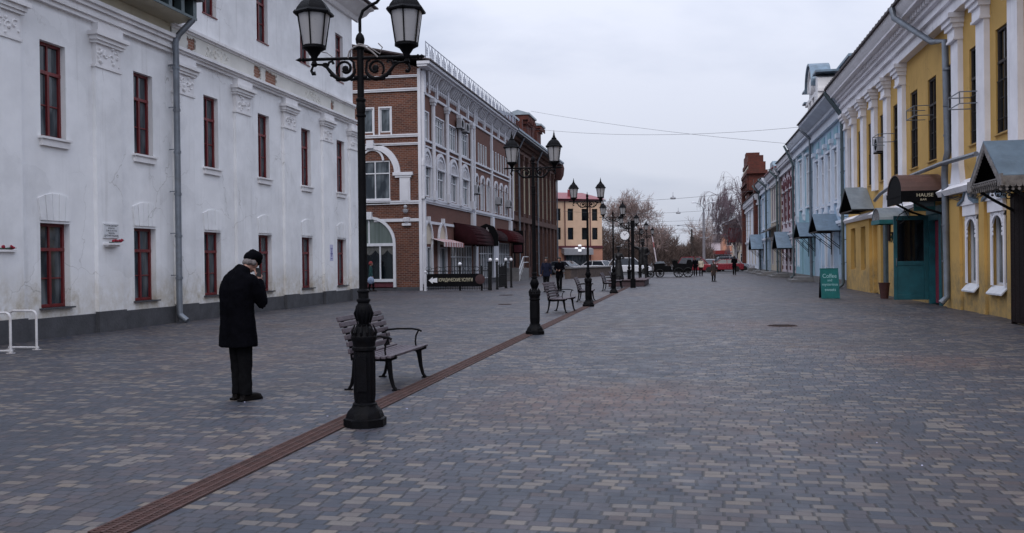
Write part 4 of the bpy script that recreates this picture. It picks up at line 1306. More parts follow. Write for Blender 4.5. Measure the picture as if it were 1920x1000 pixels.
for c, w in ((26.02, 1.1), (28.3, 1.06)):
    f = window(yb, fr, c, .8, w, 2.2, -.12, 'two', m_whitewin, m_glass_c)
    m = MB(fr)
    m.prism([(0.02, .8), (.2, .6), (.2, .56), (.19, .56), (.02, .76)], c - w / 2 - .08, c + w / 2 + .08, 'dz')
    m.build('zinc_sill', m_whitewin, yb)
    m = MB(fr)      # carved surround with a peaked little roof
    z = 2.45
    m.box(c - .56, c - .44, .06, .1, .8, 2.6); m.box(c + .44, c + .56, .06, .1, .8, 2.6)
    m.prism([(c - .62, 2.72), (c + .62, 2.72), (c + .62, 3.02), (c - .62, 3.02)], .06, .15)
    m.prism([(c - .8, 3.02), (c + .8, 3.02), (c + .74, 3.1), (c + .3, 3.14), (c, 3.5), (c - .3, 3.14), (c - .74, 3.1)], .06, .19)
    for q in range(8):
        a = -.5 + q / 7
        m.lathe([(.06, 0), (.06, .02)], (c + a, .08, 2.70 - .04 * (q % 2)), 7, 'y')
    for s_ in (-1, 1):
        for q in range(5): m.lathe([(.05, 0), (.05, .02)], (c + s_ * (.42 - .01 * q), .08, 2.62 - q * .12), 7, 'y')
    m.band(arc(c, 2.3, .5, 20, 160, 10, .8), arc(c, 2.3, .4, 20, 160, 10, .8), .06, .11)
    m.build('carved_surround', m_yellow_cap, yb)
    m = MB(fr); m.prism([(c - .86, 3.02), (c - .78, 3.02), (c - .3, 3.16), (c, 3.54), (c + .3, 3.16), (c + .78, 3.02), (c + .86, 3.02), (c + .8, 3.12), (c + .32, 3.22), (c, 3.62), (c - .32, 3.22), (c - .8, 3.12)], .05, .24); m.build('surround_roof', m_zinc_blue, yb)
for c, w in ((44.62, 1.15), (47.25, 1.3)):
    window(yb, fr, c, .98, w, 1.97, -.1, 'two', m_yellow, m_glass_d)
# long drainpipe with its elbow and the run of gutter along the ledge
m = MB(fr)
m.tube([(33.4, 1.1, 9.95), (33.3, 1.05, 9.6), (31.5, .3, 8.35), (30.3, .22, 8.1), (30.2, .2, 4.85), (30.2, .2, 4.7), (30.35, .24, 4.35), (30.4, .24, 4.1), (30.3, .22, .35), (30.3, .4, .15)], .1, 12)
for z in (7.2, 6.1, 5.2, 3.6, 2.5, 1.4): m.tube([(30.22 if z > 4.5 else 30.36, .2 if z > 4.5 else .23, z), (30.22 if z > 4.5 else 30.36, .2 if z > 4.5 else .23, z + .06)], .118, 12)
m.build('drainpipe', m_pipe, yb)
m = MB(fr)
m.tube([(27, .3, 4.32), (30.5, .32, 4.40), (36, .34, 4.35), (39.5, .34, 4.1), (40.6, .35, 3.9)], .07, 8)
m.build('gutter_run', m_pipe, yb)
gutter_pipe(yb, fr, 49.15, 9.95, .3, .075, m_pipe_teal, .75, dz=1.3)
m = MB(fr)
for (u, z) in ((32.6, 6.2), (27.4, 5.75), (38.5, 6.05)):
    m.cut()
    for dz in (0, .32): m.box(u - .02, u + 1.0, .0, .55, z + dz, z + dz + .025) if False else m.tube([(u, .0, z + dz), (u, .6, z + dz), (u + 1.1, .6, z + dz), (u + 1.1, 0, z + dz)], .016, 6)
    m.tube([(u, .6, z), (u, .6, z + .32)], .016, 6); m.tube([(u + 1.1, .6, z), (u + 1.1, .6, z + .32)], .016, 6)
m.build_each('flag_bracket', m_pipe, yb)
m = MB(fr)
R = random.Random(2)
for k in range(3):
    pts = [(24.5 + i * .6 , .17, 3.3 - .1 * math.sin(i * PI / 3 + k) - k * .03) for i in range(11)]
    m.tube(pts, .012, 4)
m.tube([(31.3, .1, 3.2), (31.35, .12, 2.0), (31.3, .1, .2)], .015, 4)
m.build('cable_run', m_wire, yb)
# dark doorways
m = MB(fr); m.box(31.65, 33.25, -.34, -.3, 0, 2.95); m.cut(); m.box(39.8, 41.35, -.34, -.3, 0, 2.95); m.cut(); m.box(41.9, 42.9, -.33, -.29, 0, 3.0); m.build_each('door_recess', m_black, yb)
m = MB(fr); m.box(31.65, 31.95, -.2, .05, 0, 2.95); m.box(33.1, 33.24, -.2, .05, 0, 2.95); m.box(31.95, 33.1, -.2, .06, 2.75, 2.95); m.box(31.35, 33.3, .03, .1, 2.95, 3.2); m.build('door_frame', m_teal, yb)
m = MB(fr); m.box(32.35, 32.75, -.25, -.05, .05, 2.74); m.build('inner_door', m_door_red, yb)
m = MB(fr); m.box(40.3, 40.75, -.25, .02, .05, 2.9); m.build('side_door', m_pipe_teal, yb)
m = MB(fr); m.box(41.9, 42.9, -.2, -.15, .05, 2.98); m.build('yellow_panel_door', m_yellow, yb)
m = MB(fr); m.box(39.3, 39.7, .01, .06, 2.2, 2.95); m.build('dark_poster_board', m_door_brown, yb)
# open teal door leaf, standing out square to the wall
m = MB(); Y0 = 33.35 - 36
m.box(-1.12, -1.0, Y0, Y0 + .06, .12, 2.95); m.box(-.16, -.02, Y0, Y0 + .06, .12, 2.95); m.box(-1.0, -.16, Y0 + .002, Y0 + .058, 2.8, 2.95); m.box(-1.0, -.16, Y0 + .002, Y0 + .058, 1.28, 1.42); m.box(-1.0, -.16, Y0 + .002, Y0 + .058, .12, .3)
m.box(-1.0, -.16, Y0 + .02, Y0 + .045, .3, 1.28)
dl = m.build('open_door', m_teal, yb, bevel=.008)
m = MB(); m.poly([(-1.0, Y0 + .03, 1.42), (-.16, Y0 + .03, 1.42), (-.16, Y0 + .03, 2.8), (-1.0, Y0 + .03, 2.8)]); m.build('pane', m_glass_d, dl)
m = MB(); m.tube([(-1.05, Y0 - .01, 1.25), (-1.05, Y0 - .06, 1.27), (-1.05, Y0 - .06, 1.5), (-1.05, Y0 - .01, 1.52)], .012, 6); m.build('handle', m_pipe, dl)

ac_unit(Fr('R', RX + .15, (RX, 40.7, 5.9)), 40.7, 5.9, (RX, 40.7, 5.9), 'air conditioner between the white pilasters of the yellow building', 'air conditioner of the yellow building')

# ---- canopies
def gable_canopy(name, label, Yc, hw, proj, zr, ze, mat, wallx=RX, struts=True, group='sheet metal door canopies', lace=False):
    t = thing(name, label, 'canopy', (wallx, Yc, ze), 0, group)
    fr = Fr('R', wallx, (wallx, Yc, ze))
    m = MB(fr)
    th = .035
    for s_ in (-1, 1):
        m.prism([(Yc, zr), (Yc + s_ * hw, ze), (Yc + s_ * hw, ze - th), (Yc, zr - th)], 0.02, proj)
    m.build('roof_sheet', mat, t)
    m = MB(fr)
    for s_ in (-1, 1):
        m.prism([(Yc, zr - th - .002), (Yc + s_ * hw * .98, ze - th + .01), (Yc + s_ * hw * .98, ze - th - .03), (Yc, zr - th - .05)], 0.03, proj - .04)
    m.build('underside_shade_sheet', m_black, t)  # added black sheets that paint shade over the zinc undersides
    m = MB(fr)
    for s_ in (-1, 1):
        m.box(Yc + s_ * hw * .92 - .03, Yc + s_ * hw * .92 + .03, 0, proj * .96, ze - .1, ze - .04)
    m.box(Yc - hw * .92, Yc + hw * .92, proj * .9, proj * .95, ze - .102, ze - .042)
    m.build('frame', m_wood_dark, t)
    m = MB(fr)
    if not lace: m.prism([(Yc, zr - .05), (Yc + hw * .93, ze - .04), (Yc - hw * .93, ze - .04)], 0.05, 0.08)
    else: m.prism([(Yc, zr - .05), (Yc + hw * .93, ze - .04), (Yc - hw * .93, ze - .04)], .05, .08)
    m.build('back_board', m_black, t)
    for s_ in (-1, 1):
        if struts:
            m = MB(fr)
            for o_ in (0, .12): m.tube([(Yc + s_ * hw * .85, proj * (.9 - o_), ze - .1), (Yc + s_ * hw * .85, .03, ze - 1.0 + o_)], .02, 6)
            m.tube([(Yc + s_ * hw * .85, .03, ze - 1.3), (Yc + s_ * hw * .85, .03, ze - .1)], .02, 6)
            m.build('strut', m_iron_dull, t)
    pass
    return t
gable_canopy('door_canopy', 'grey sheet gable canopy at the corner of the yellow and blue buildings', 44.3, 1.75, .95, 4.72, 3.68, m_zinc, struts=False)
gable_canopy('door_canopy', 'grey sheet gable canopy on two braces behind the chalkboard', 53.3, 1.75, 1.25, 3.95, 3.02, m_zinc_blue)
gable_canopy('door_canopy', 'pale blue sheet gable canopy on braces left of the chalkboard', 63.3, 1.9, 1.0, 3.86, 2.93, m_zinc_blue)
gable_canopy('door_canopy', 'grey blue sheet canopy on the maroon and white patterned building', 77.3, 2.4, 1.15, 3.65, 2.35, m_zinc_blue)
gable_canopy('door_canopy', 'farthest grey blue sheet canopy, on the house with red brick pilasters', 99.5, 2.4, 1.2, 4.0, 2.5, m_zinc_blue, wallx=7.5)
# carved wooden porch canopy in the near right corner
wc = gable_canopy('porch_canopy', 'carved wooden porch canopy with pale lace boards under a grey gable roof', 22.25, 1.08, 1.5, 4.12, 3.28, m_zinc_blue, struts=False, group='carved porch', lace=True)
del wc['group']
fr = Fr('R', RX, (RX, 22.25, 3.28))
m = MB(fr)
for s_ in (-1, 1):
    p0, p1 = Vector((22.25, 4.08)), Vector((22.25 + s_ * 1.1, 3.2))
    e = (p1 - p0)
    n_ = Vector((0, -1)) * .16
    m.prism([tuple(p0), tuple(p1), tuple(p1 + n_), tuple(p0 + n_)], 1.46, 1.5)
    for q in range(14):
        c = p0 + e * ((q + .5) / 14) + n_
        m.lathe([(.045, 0), (.045, .025)], (c.x, 1.465, c.y), 8, 'y')
    # side lace boards along the eaves
    u = 22.25 + s_ * 1.08
    m.box(u - .015, u + .015, .1, 1.5, 3.1, 3.26)
    for q in range(12):
        m.lathe([(.06, 0), (.06, .025)], (u - .012, .16 + q * .12, 3.08), 8, 'x')
        m.lathe([(.03, 0), (.03, .025)], (u - .012, .16 + q * .12, 2.98), 8, 'x')
    m.box(22.25 + s_ * 1.08 - .13, 22.25 + s_ * 1.08 + .13, 1.47, 1.51, 3.05, 3.3)
for q in range(15):
    c = 22.25 - 1.0 + q * .143
    m.tube([(c + .05 * math.cos(t * PI / 4), 1.48, 3.13 + .05 * math.sin(t * PI / 4)) for t in range(7)], .012, 4)
    m.box(c - .008, c + .008, 1.47, 1.49, 3.0, 3.1)
m.box(21.25, 23.25, 1.46, 1.49, 3.2, 3.225)
m.build('lace_board', m_wood_lace, wc)
m = MB(fr)
for u in (21.3, 23.2):
    m.tube([(u, .05, 2.3), (u, .5, 2.55), (u, 1.0, 2.85), (u, 1.4, 3.12)], .035, 6); m.tube([(u, .05, 2.5), (u, .3, 2.9), (u, .7, 3.1)], .02, 6)
    for q in range(4): m.tube([(u, .25 + q * .22 + .07 * math.cos(t * PI / 4), 2.85 + q * .05 + .07 * math.sin(t * PI / 4)) for t in range(9)], .012, 4)
m.box(21.2, 23.3, .1, .16, 3.0, 3.1)
m.build('scroll_bracket', m_iron_dull, wc)
# brown door leaf at the edge of the frame
dd_ = thing('brown_door', 'tall dark brown plank door standing at the right edge under the carved porch', 'door', (7.4, 22, 0))
m = MB(); m.box(-.04, .04, -2.2, 1.36, .04, 3.0); 
for q in range(12): m.box(-.052, -.041, -2.18 + q * .3, -1.9 + q * .3, .06, 2.98)
m.build('planks', m_door_brown, dd_)
m = MB(); m.box(-.055, .055, 1.30, 1.38, .0, 3.02); m.build('edge_post', m_door_brown, dd_)

# teal barrel canopy
tb_ = thing('barrel_canopy', 'pale zinc barrel canopy with teal edges over the side door of the yellow building', 'canopy', (RX, 36.9, 2.8))
fr = Fr('R', RX, (RX, 36.9, 2.8))
def barrel(t, Yc, hw, z0, h, proj, mat, edge, back):
    fr = Fr('R', RX, (RX, t.location.y, t.location.z))
    m = MB(fr); N = 12
    o = [(Yc + hw * math.cos(PI * i / N), z0 + h * math.sin(PI * i / N)) for i in range(N + 1)]
    i_ = [(Yc + (hw - .03) * math.cos(PI * i / N), z0 + (h - .03) * math.sin(PI * i / N)) for i in range(N + 1)]
    m.band(o, i_, .02, proj); m.build('barrel_sheet', mat, t)
    m = MB(fr); m.prism(i_, proj - .05, proj - .02); m.build('end_board', back, t)
    m = MB(fr); m.box(Yc - hw - .02, Yc + hw + .02, proj - .04, proj + .02, z0 - .12, z0 + .03)
    for s_ in (-1, 1): m.box(Yc + s_ * hw - .02, Yc + s_ * hw + .02, .02, proj - .041, z0 - .119, z0 + .029)
    m.build('fascia', edge, t)
barrel(tb_, 36.75, .75, 2.9, .5, 1.05, m_zinc, m_teal2, m_glass_c)
bbw = thing('barrel_canopy', 'brown sheet barrel canopy with black end over the open teal door', 'canopy', (RX, 32.4, 3.6))
barrel(bbw, 32.35, 1.08, 3.62, .62, 1.3, m_brownsheet, m_black, m_black)
fr = Fr('R', RX, (RX, 32.4, 3.6))
m = MB(fr)
m.box(31.25, 31.29, .1, 1.28, 3.3, 3.5)
m.box(31.28, 33.4, 1.27, 1.31, 3.26, 3.5)
for y in (31.3, 33.4): m.tube([(y, .05, 2.9), (y, .5, 3.05), (y, 1.2, 3.45)], .04, 6)
m.build('sign_board', m_black, bbw)
text('lettering', 'HAUSE', m_cream_letter, bbw, (-.62, -1.19, -.1), .15, ROT_F, sx=1.1)
text('lettering', 'BAR', m_cream_letter, bbw, (-.66, -1.19, -.24), .09, ROT_F, sx=1.2)
ts = thing('teal_sign', 'small teal box sign hanging under the brown barrel canopy', 'sign', (RX - .5, 31.8, 3.05))
m = MB(); m.box(-.32, .32, -.06, .06, -.02, .42); m.build('box', m_teal2, ts, bevel=.01)
m = MB(); m.box(-.28, .28, -.066, -.0605, .12, .4); m.build('picture', m_zinc_blue, ts)
m = MB(); m.tube([(-.33, 0, .1), (-.5, 0, .02), (-.75, 0, -.12), (-.85, 0, -.3), (-.75, 0, -.42), (-.62, 0, -.34), (-.66, 0, -.24)], .015, 6); m.tube([(-.7, 0, .3), (-.6, 0, 0), (-.45, 0, -.25)], .012, 5); m.build('scroll_bracket', m_iron_dull, ts)
wl2 = thing('wall_planter', 'small dark bowl shaped wall planter beside the teal door', 'planter', (RX - .15, 37.2, 2.3))  # hanging planter bowl, no lamp in it
m = MB(); m.lathe([(.03, 0), (.14, .08), (.2, .2), (.17, .2)], (-.1, 0, 0), 12); m.tube([(-.1, 0, .2), (-.05, 0, .5), (.1, 0, .6)], .012, 5); m.build('bowl', m_iron_dull, wl2)
R = random.Random(5)
m = MB()
for k in range(34):
    a = R.uniform(0, 6.28); L = R.uniform(.1, .45)
    m.tube([(-.1, 0, .18), (-.1 + .13 * math.cos(a), .13 * math.sin(a), .2 - L * .3), (-.1 + .17 * math.cos(a), .17 * math.sin(a), .15 - L)], [.01, .014, .02], 4)
m.build('plant', m_leaf, wl2)
pt = thing('door_pot', 'dark red flower pot standing beside the open teal door', 'pot', (7.25, 37.1, 0))
m = MB(); m.lathe([(.14, 0), (.2, .55), (.22, .6), (.19, .6), (.17, .5)], n=14); m.build('pot', m_pot, pt)

# chalkboard
cb = thing('chalkboard', 'teal A shaped pavement board with chalk writing in front of the blue building', 'sign', (5.35, 37.3, 0), math.radians(10))
m = MB()
m.prism([(-.0, 0.02), (.02, .02), (.19, 1.12), (.17, 1.12)], -.34, .34, 'dz')
m.build('board_front', m_board, cb)
m = MB(); m.prism([(.36, .02), (.38, .02), (.205, 1.12), (.192, 1.12)], -.34, .34, 'dz'); m.build('board_back', m_black, cb)
m = MB()
for x in (-.35, .31): m.prism([(-.012, 0), (.015, 0), (.205, 1.16), (.175, 1.16)], x, x + .04, 'dz')
for z in (.0, 1.12): m.box(-.31, .31, -.012 + z * .155, .012 + z * .155, z + .0, z + .04)
m.build('rim', m_teal2, cb)
tilt = Matrix.Rotation(-math.atan(.17 / 1.1), 3, 'X')
for ln, z, sz in (('Coffee', .86, .22), ('and', .70, .14), ('mysterious', .54, .15), ('sweets', .34, .17)):
    o = text('chalk_writing', ln, m_chalk, cb, (0, -.008 + .17 * z / 1.12, z), sz, Matrix(((1, 0, 0), (0, .15, -.989), (0, .989, .15))), sx=.92, ext=.002)

# ---- light blue building under the same eave
def row_building(label, y0, y1, ztop, mat, xo=RX, wins=(), wz=(4.7, 7.5), doors=(), lwins=(), lz=(1.0, 2.9), frame=m_whitewin, gl=m_glass_c, trim=m_bluew, cols=(), roof=m_roofdark, eave=.75, storey=3.35, depth=12, pan=True):
    b = thing('row_house', label, 'building', (xo, (y0 + y1) / 2, 0))
    fr = Fr('R', xo, (xo, (y0 + y1) / 2, 0))
    hs = [(c - w / 2, c + w / 2, wz[0], wz[1]) for c, w in wins] + [(c - w / 2, c + w / 2, lz[0], lz[1]) for c, w in lwins] + [(c - w / 2, c + w / 2, 0, 2.7) for c, w in doors]
    m = MB(fr); m.wall(y0, y1, 0, ztop - .6, hs, 0, .22); m.shell(y0, y1, ztop - .6, 0, -depth); m.build('wall', mat, b)
    for c, w in wins: window(b, fr, c, wz[0], w, wz[1] - wz[0], -.05, 'cross6', frame, gl)
    for c, w in lwins: window(b, fr, c, lz[0], w, lz[1] - lz[0], -.07, 'cross4', frame, gl)
    for c, w in doors:
        m = MB(fr); m.box(c - w / 2, c + w / 2, -.2, -.14, 0, 2.7); m.box(c - w / 2 + .1, c - .05, -.14, -.12, .2, 2.5); m.box(c + .05, c + w / 2 - .1, -.14, -.12, .2, 2.5); m.build('door', m_bluew if mat in (m_bluew, m_blue) else m_wood_dark, b)
    for c in cols:
        m = MB(fr); m.box(c - .22, c + .22, 0, .14, wz[0] - .5, wz[1] + .5); m.box(c - .3, c + .3, 0, .22, wz[1] + .5, wz[1] + .75)
        m.box(c - .25, c + .25, 0, .2, wz[0] - .6, wz[0] - .5); m.prism([(0, wz[0] - .6), (.2, wz[0] - .6), (.12, wz[0] - .95), (0, wz[0] - 1.0)], c - .2, c + .2, 'dz')
        m.build('pilaster', trim, b)
    m = MB(fr)
    m.box(y0, y1, 0, .16, storey, storey + .16); m.box(y0, y1, 0, .09, storey - .12, storey - .001)
    m.box(y0, y1, 0, .2, ztop - 1.15, ztop - .95); m.box(y0, y1, 0, .12, ztop - .95, ztop - .6)
    m.box(y0, y1, 0, .35, ztop - .6, ztop - .42); m.prism([(0, ztop - .42), (.4, ztop - .42), (eave - .1, ztop - .15), (eave - .08, ztop), (0, ztop)], y0, y1, 'dz')
    for c, w in wins:
        if pan:
            m.box(c - w / 2 - .12, c - w / 2, 0, .05, wz[0] - .1, wz[1] + .1); m.box(c + w / 2, c + w / 2 + .12, 0, .05, wz[0] - .1, wz[1] + .1)
            m.box(c - w / 2 - .2, c + w / 2 + .2, 0, .16, wz[1] + .1, wz[1] + .22)
            m.box(c - w / 2 - .18, c + w / 2 + .18, 0, .12, wz[0] - .22, wz[0] - .1)
    for c, w in lwins:
        m.box(c - w / 2 - .12, c - w / 2, 0, .05, lz[0] - .1, lz[1] + .1); m.box(c + w / 2, c + w / 2 + .12, 0, .05, lz[0] - .1, lz[1] + .1); m.box(c - w / 2 - .16, c + w / 2 + .16, 0, .1, lz[1] + .1, lz[1] + .2)
    m.build('mouldings', trim, b)
    m = MB(fr); m.box(y0, y1, 0, .08, 0, .4); m.build('plinth', m_kerb, b)
    m = MB(fr); m.prism([(eave + .02, ztop), (eave + .02, ztop + .07), (-depth / 2, ztop + 2.0), (-depth, ztop + .07), (-depth, ztop)], y0, y1, 'dz'); m.build('roof', roof, b)
    return b, fr
b, fr = row_building('light blue two storey building with white pilasters beside the yellow one', 49.26, 62.0, 9.98, m_blue, wins=[(c, .95) for c in (52.9, 55.3, 57.7, 60.1)], wz=(4.7, 7.35), lwins=[(54.6, .9), (56.8, .9)], doors=[(59.6, 1.2), (51.9, 1.1)],
                     cols=(51.7, 54.1, 56.5, 58.9, 61.3), eave=1.02, trim=m_bluew)
gutter_pipe(b, fr, 49.7, 9.95, .2, .07, m_pipe_teal, .8, dz=1.4)
m = MB(fr)
for c in (52.9, 55.3, 57.7, 60.1): m.cut(); m.box(c - .6, c + .6, .0, .05, 7.7, 8.6)
m.build_each('frieze_panel', m_blue2, b)
# white curved parapet standing on the roof
m = MB(fr)
m.box(57.8, 63.6, -.8, .15, 9.99, 11.4); m.box(57.6, 63.9, -.9, .28, 11.4, 11.6)
m.prism([(58.6, 11.6), (63.4, 11.6), (63.0, 12.3), (62.0, 12.5), (61.5, 13.0), (59.9, 13.0), (59.3, 12.4)], -.6, .1)
m.prism([(57.7, 10.0), (58.6, 10.0), (58.6, 12.5), (57.7, 12.2)], -.8, .3)
m.lathe([(.5, 0), (.5, .25), (.35, .28)], (60.7, .1, 12.2), 14, 'y')
for q in range(3): m.box(58.9 + q * 1.6, 59.2 + q * 1.6, .15, .3, 10.2, 11.39)
m.band(arc(60.7, 12.0, 1.5), arc(60.7, 12.0, 1.25), .1, .35)
pk = m.build('roof_parapet', m_white_trim, b)
m = MB(fr); m.band(arc(60.7, 12.0, 1.62), arc(60.7, 12.0, 1.5), -.7, .5); m.box(57.4, 58.9, -1.2, .45, 12.5, 12.62); m.box(62.6, 64.1, -1.0, .45, 12.3, 12.4); m.box(63.4, 64.4, -.8, .4, 11.6, 11.7)
m.box(54.6, 58.8, -2.4, -1.2, 9.99, 12.7); m.prism([(54.3, 12.7), (58.9, 12.7), (58.9, 12.85), (54.3, 12.85)], -2.6, -.9); m.build('parapet_sheet', m_zinc_blue, pk)

b, fr = row_building('turquoise and white two storey building left of the light blue one', 62.01, 72.7, 10.0, m_blue2, wins=[(65.0, 1.1), (68.8, 1.1)], wz=(5.1, 8.3), lwins=[(70.8, 1.0)], doors=[(63.6, 1.2), (68.4, 1.1)], cols=(62.9, 66.9, 70.6), trim=m_bluew, eave=.7)
gutter_pipe(b, fr, 62.3, 9.95, .2, .08, m_pipe, .6); gutter_pipe(b, fr, 72.3, 9.95, .2, .08, m_pipe_teal, .6, dz=1.5)
b, fr = row_building('maroon and white patterned brick building in the right hand row', 72.71, 83.0, 9.6, m_pinkw, wins=[(75.0, .9), (77.7, .9), (80.4, .9)], wz=(4.6, 6.8), lwins=[(76.0, 1.0), (81.5, 1.0)], doors=[(78.9, 1.2)], trim=m_trim, eave=.5, frame=m_maroon_trim)
m = MB(fr)
for c in (73.3, 76.3, 79.1, 82.2):
    m.cut()
    for q in range(13): m.box(c - .22 + .1 * (q % 2), c + .12 + .1 * (q % 2), .0, .07, .6 + q * .68, .92 + q * .68)
for c in (75.0, 77.7, 80.4):
    m.cut()
    for s_ in (-1, 1): m.box(c + s_ * .68 - .09, c + s_ * .68 + .09, .0, .075, 4.5, 8.0)
    m.band(arc(c, 7.1, .72), arc(c, 7.1, .42), .0, .08)
m.build_each('brick_pattern', m_maroon_trim, b)
gutter_pipe(b, fr, 82.8, 9.55, .2, .08, m_pipe, .5)
b, fr = row_building('cream two storey house after the maroon and white one', 83.01, 92.0, 9.3, m_cream, xo=7.8, wins=[(85.2, .9), (87.4, .9), (89.6, .9)], wz=(5.0, 7.9), lwins=[(86.0, 1.1), (90.0, 1.1)], trim=m_trim, roof=m_redroof, eave=.6, frame=m_maroon_trim)
gutter_pipe(b, fr, 83.4, 9.25, .2, .09, m_pipe_teal, .6)
m = MB(fr); m.prism([(0, 4.3), (.9, 3.9), (.9, 4.0), (0, 4.5)], 84, 92, 'dz'); m.build('shop_canopy', m_wood_dark, b)
b, fr = row_building('pale blue two storey house before the red brick pilasters', 92.01, 101.0, 9.2, m_blue, xo=7.6, wins=[(94.5, 1.2), (98.0, 1.2)], wz=(4.6, 7.4), lwins=[(94.5, 1.3), (97.8, 1.3)], trim=m_bluew, eave=.7)
gutter_pipe(b, fr, 92.4, 9.15, .2, .09, m_pipe_teal, .7); gutter_pipe(b, fr, 100.6, 9.15, .2, .09, m_pipe_teal, .7)
m = MB(fr); m.prism([(93.5, 9.2), (97.5, 9.2), (96.8, 11.0), (94.2, 11.0)], -1.5, -.6); m.build('dormer', m_zinc_blue, b)
b, fr = row_building('far pale blue house between red brick pilasters with a tall red brick parapet', 101.01, 124.0, 8.3, m_bluew, xo=7.3, wins=[(107.5, 1.6), (113.5, 1.6), (119, 1.6)], wz=(4.2, 6.8), lwins=[(105.5, 1.6), (110.0, 1.6), (115, 1.6), (120, 1.6)], lz=(.9, 3.1), trim=m_trim, eave=.5, frame=m_cream)
m = MB(fr)
m.box(101.3, 102.6, 0, .4, 3.2, 9.9); m.cut(); m.box(122.0, 124.0, 0, .45, 0.0, 10.5); m.build_each('brick_pilaster', m_brick_red, b); m = MB(fr)
m.box(111.0, 121.5, -1.6, .3, 9.4, 12.4); m.box(110.6, 122.0, -1.8, .55, 11.3, 11.7); m.box(112.0, 122.0, -1.75, .65, 10.2, 10.45); m.box(112.2, 121, -1.7, .42, 12.4, 12.8)
m.box(112.8, 115, -1.5, .3, 12.8, 13.6); m.box(116.5, 120.4, -1.5, .3, 12.8, 13.9); m.box(117.2, 119.5, -1.4, .2, 13.9, 14.4); m.prism([(113.5, 8.3), (121, 8.3), (119.5, 9.4), (115, 9.4)], -1.2, .1)
for q in range(6): m.box(111.3 + q * 1.9, 111.9 + q * 1.9, .3, .48, 9.5, 11.29)
m.build('brick_parapet', m_brick_red, b)
m = MB(fr); m.box(111.8, 121.3, .3, .36, 12.0, 12.2); m.band(arc(117, 10.5, 1.3, n=8), arc(117, 10.5, 1.05, n=8), .3, .4); m.build('pale_brick_bands', m_cream, b)

# door steps along the row
for i, (y, w) in enumerate(((63.5, 1.6), (78.9, 2.4), (87.5, 2.8), (97.5, 3.0), (106, 3.2))):
    t = thing('doorstep', ['stone doorstep under the pale blue canopy', 'stone doorstep of the maroon and white building', 'stone doorstep of the cream house', 'stone doorstep of the pale blue house', 'stone doorstep of the far house with brick pilasters'][i], 'step', (7.2 if i < 2 else 6.9, y, 0), 0, 'doorsteps along the row')
    m = MB(); m.box(-.7, .8, -w, w, 0, .16); m.box(-.3, .8, -w * .8, w * .8, .16, .32); m.build('slab', m_kerb, t, bevel=.01)

# ---- houses beyond the crossing
def far_house(label, x, y, w, d, h, mat, roof, gable, group='houses beyond the crossing'):
    t = thing('far_house', label, 'house', (x, y, 0), 0, group)
    fr = Fr('F', y, (x, y, 0))
    n = max(2, int(w / 2.2))
    hs = []
    for i in range(n):
        c = x - w / 2 + w * (i + .5) / n
        z = .9
        while z + 1.4 < h: hs.append((c - .45, c + .45, z, z + 1.4)); z += 2.9
    m = MB(fr); m.wall(x - w / 2, x + w / 2, 0, h, hs, 0, .15); m.shell(x - w / 2, x + w / 2, h, 0, -d); m.build('wall', mat, t)
    for a, c, e, f_ in hs: window(t, fr, (a + c) / 2, e, .9, 1.4, -.1, 'cross4', m_whitewin, m_glass_d)
    m = MB(fr)
    if gable: m.prism([(x - w / 2 - .3, h), (x + w / 2 + .3, h), (x, h + gable)], -d - .3, .3)
    else: m.prism([(.4, h), (-d / 2, h + 1.6), (-d - .3, h)], x - w / 2 - .3, x + w / 2 + .3, 'dz')
    m.build('roof', roof, t)
    m = MB(fr); m.box(x - w / 2, x + w / 2, 0, .08, 2.6, 2.75); m.box(x - w / 2, x + w / 2, 0, .12, h - .2, h - .01); m.build('mouldings', m_trim, t)
    return t
far_house('pale pink far house with a brown roof right of the tall street light', 5.8, 190, 5.0, 14, 5.0, m_pinkw, m_roofdark, 0)
far_house('red roofed far house right behind the standing walker', 8.4, 170, 4.6, 12, 5.6, m_orange, m_redroof, 1.2)
far_house('cream far house at the end of the right hand row', 9.6, 150, 4.4, 12, 5.4, m_cream, m_roofdark, 1.4)
far_house('tall dull brick far house seen over the red roofed one', 11.0, 205, 6.5, 12, 9.0, m_brick_dark, m_roofdark, 1.5)
kb = thing('market_kiosk', 'small red fronted kiosk in front of the far houses', 'kiosk', (5.2, 150, 0))
m = MB(); m.box(-1.3, 1.3, 0, 2.4, 0, 2.4); m.build('cabin', m_whitewin, kb)
m = MB(); m.box(-1.35, 1.35, -.5, .1, 2.2, 2.8); m.box(-1.2, 1.2, -.06, -.001, .1, 1.0); m.build('red_front', m_redbright, kb)
m = MB(); m.box(-1.1, 1.1, -.04, -.002, 1.05, 2.0); m.build('window', m_glass_d, kb)
sb_ = thing('red_billboard', 'red signboard hung on the far end of the right hand row', 'sign', (7.1, 140, 3.0))
m = MB(); m.box(-1.3, 1.2, -.1, .1, .9, 3.0); m.build('panel', m_redbright, sb_)
m = MB(); m.box(-.05, .05, -.09, .09, -3, .9); m.build('post', m_iron_dull, sb_)

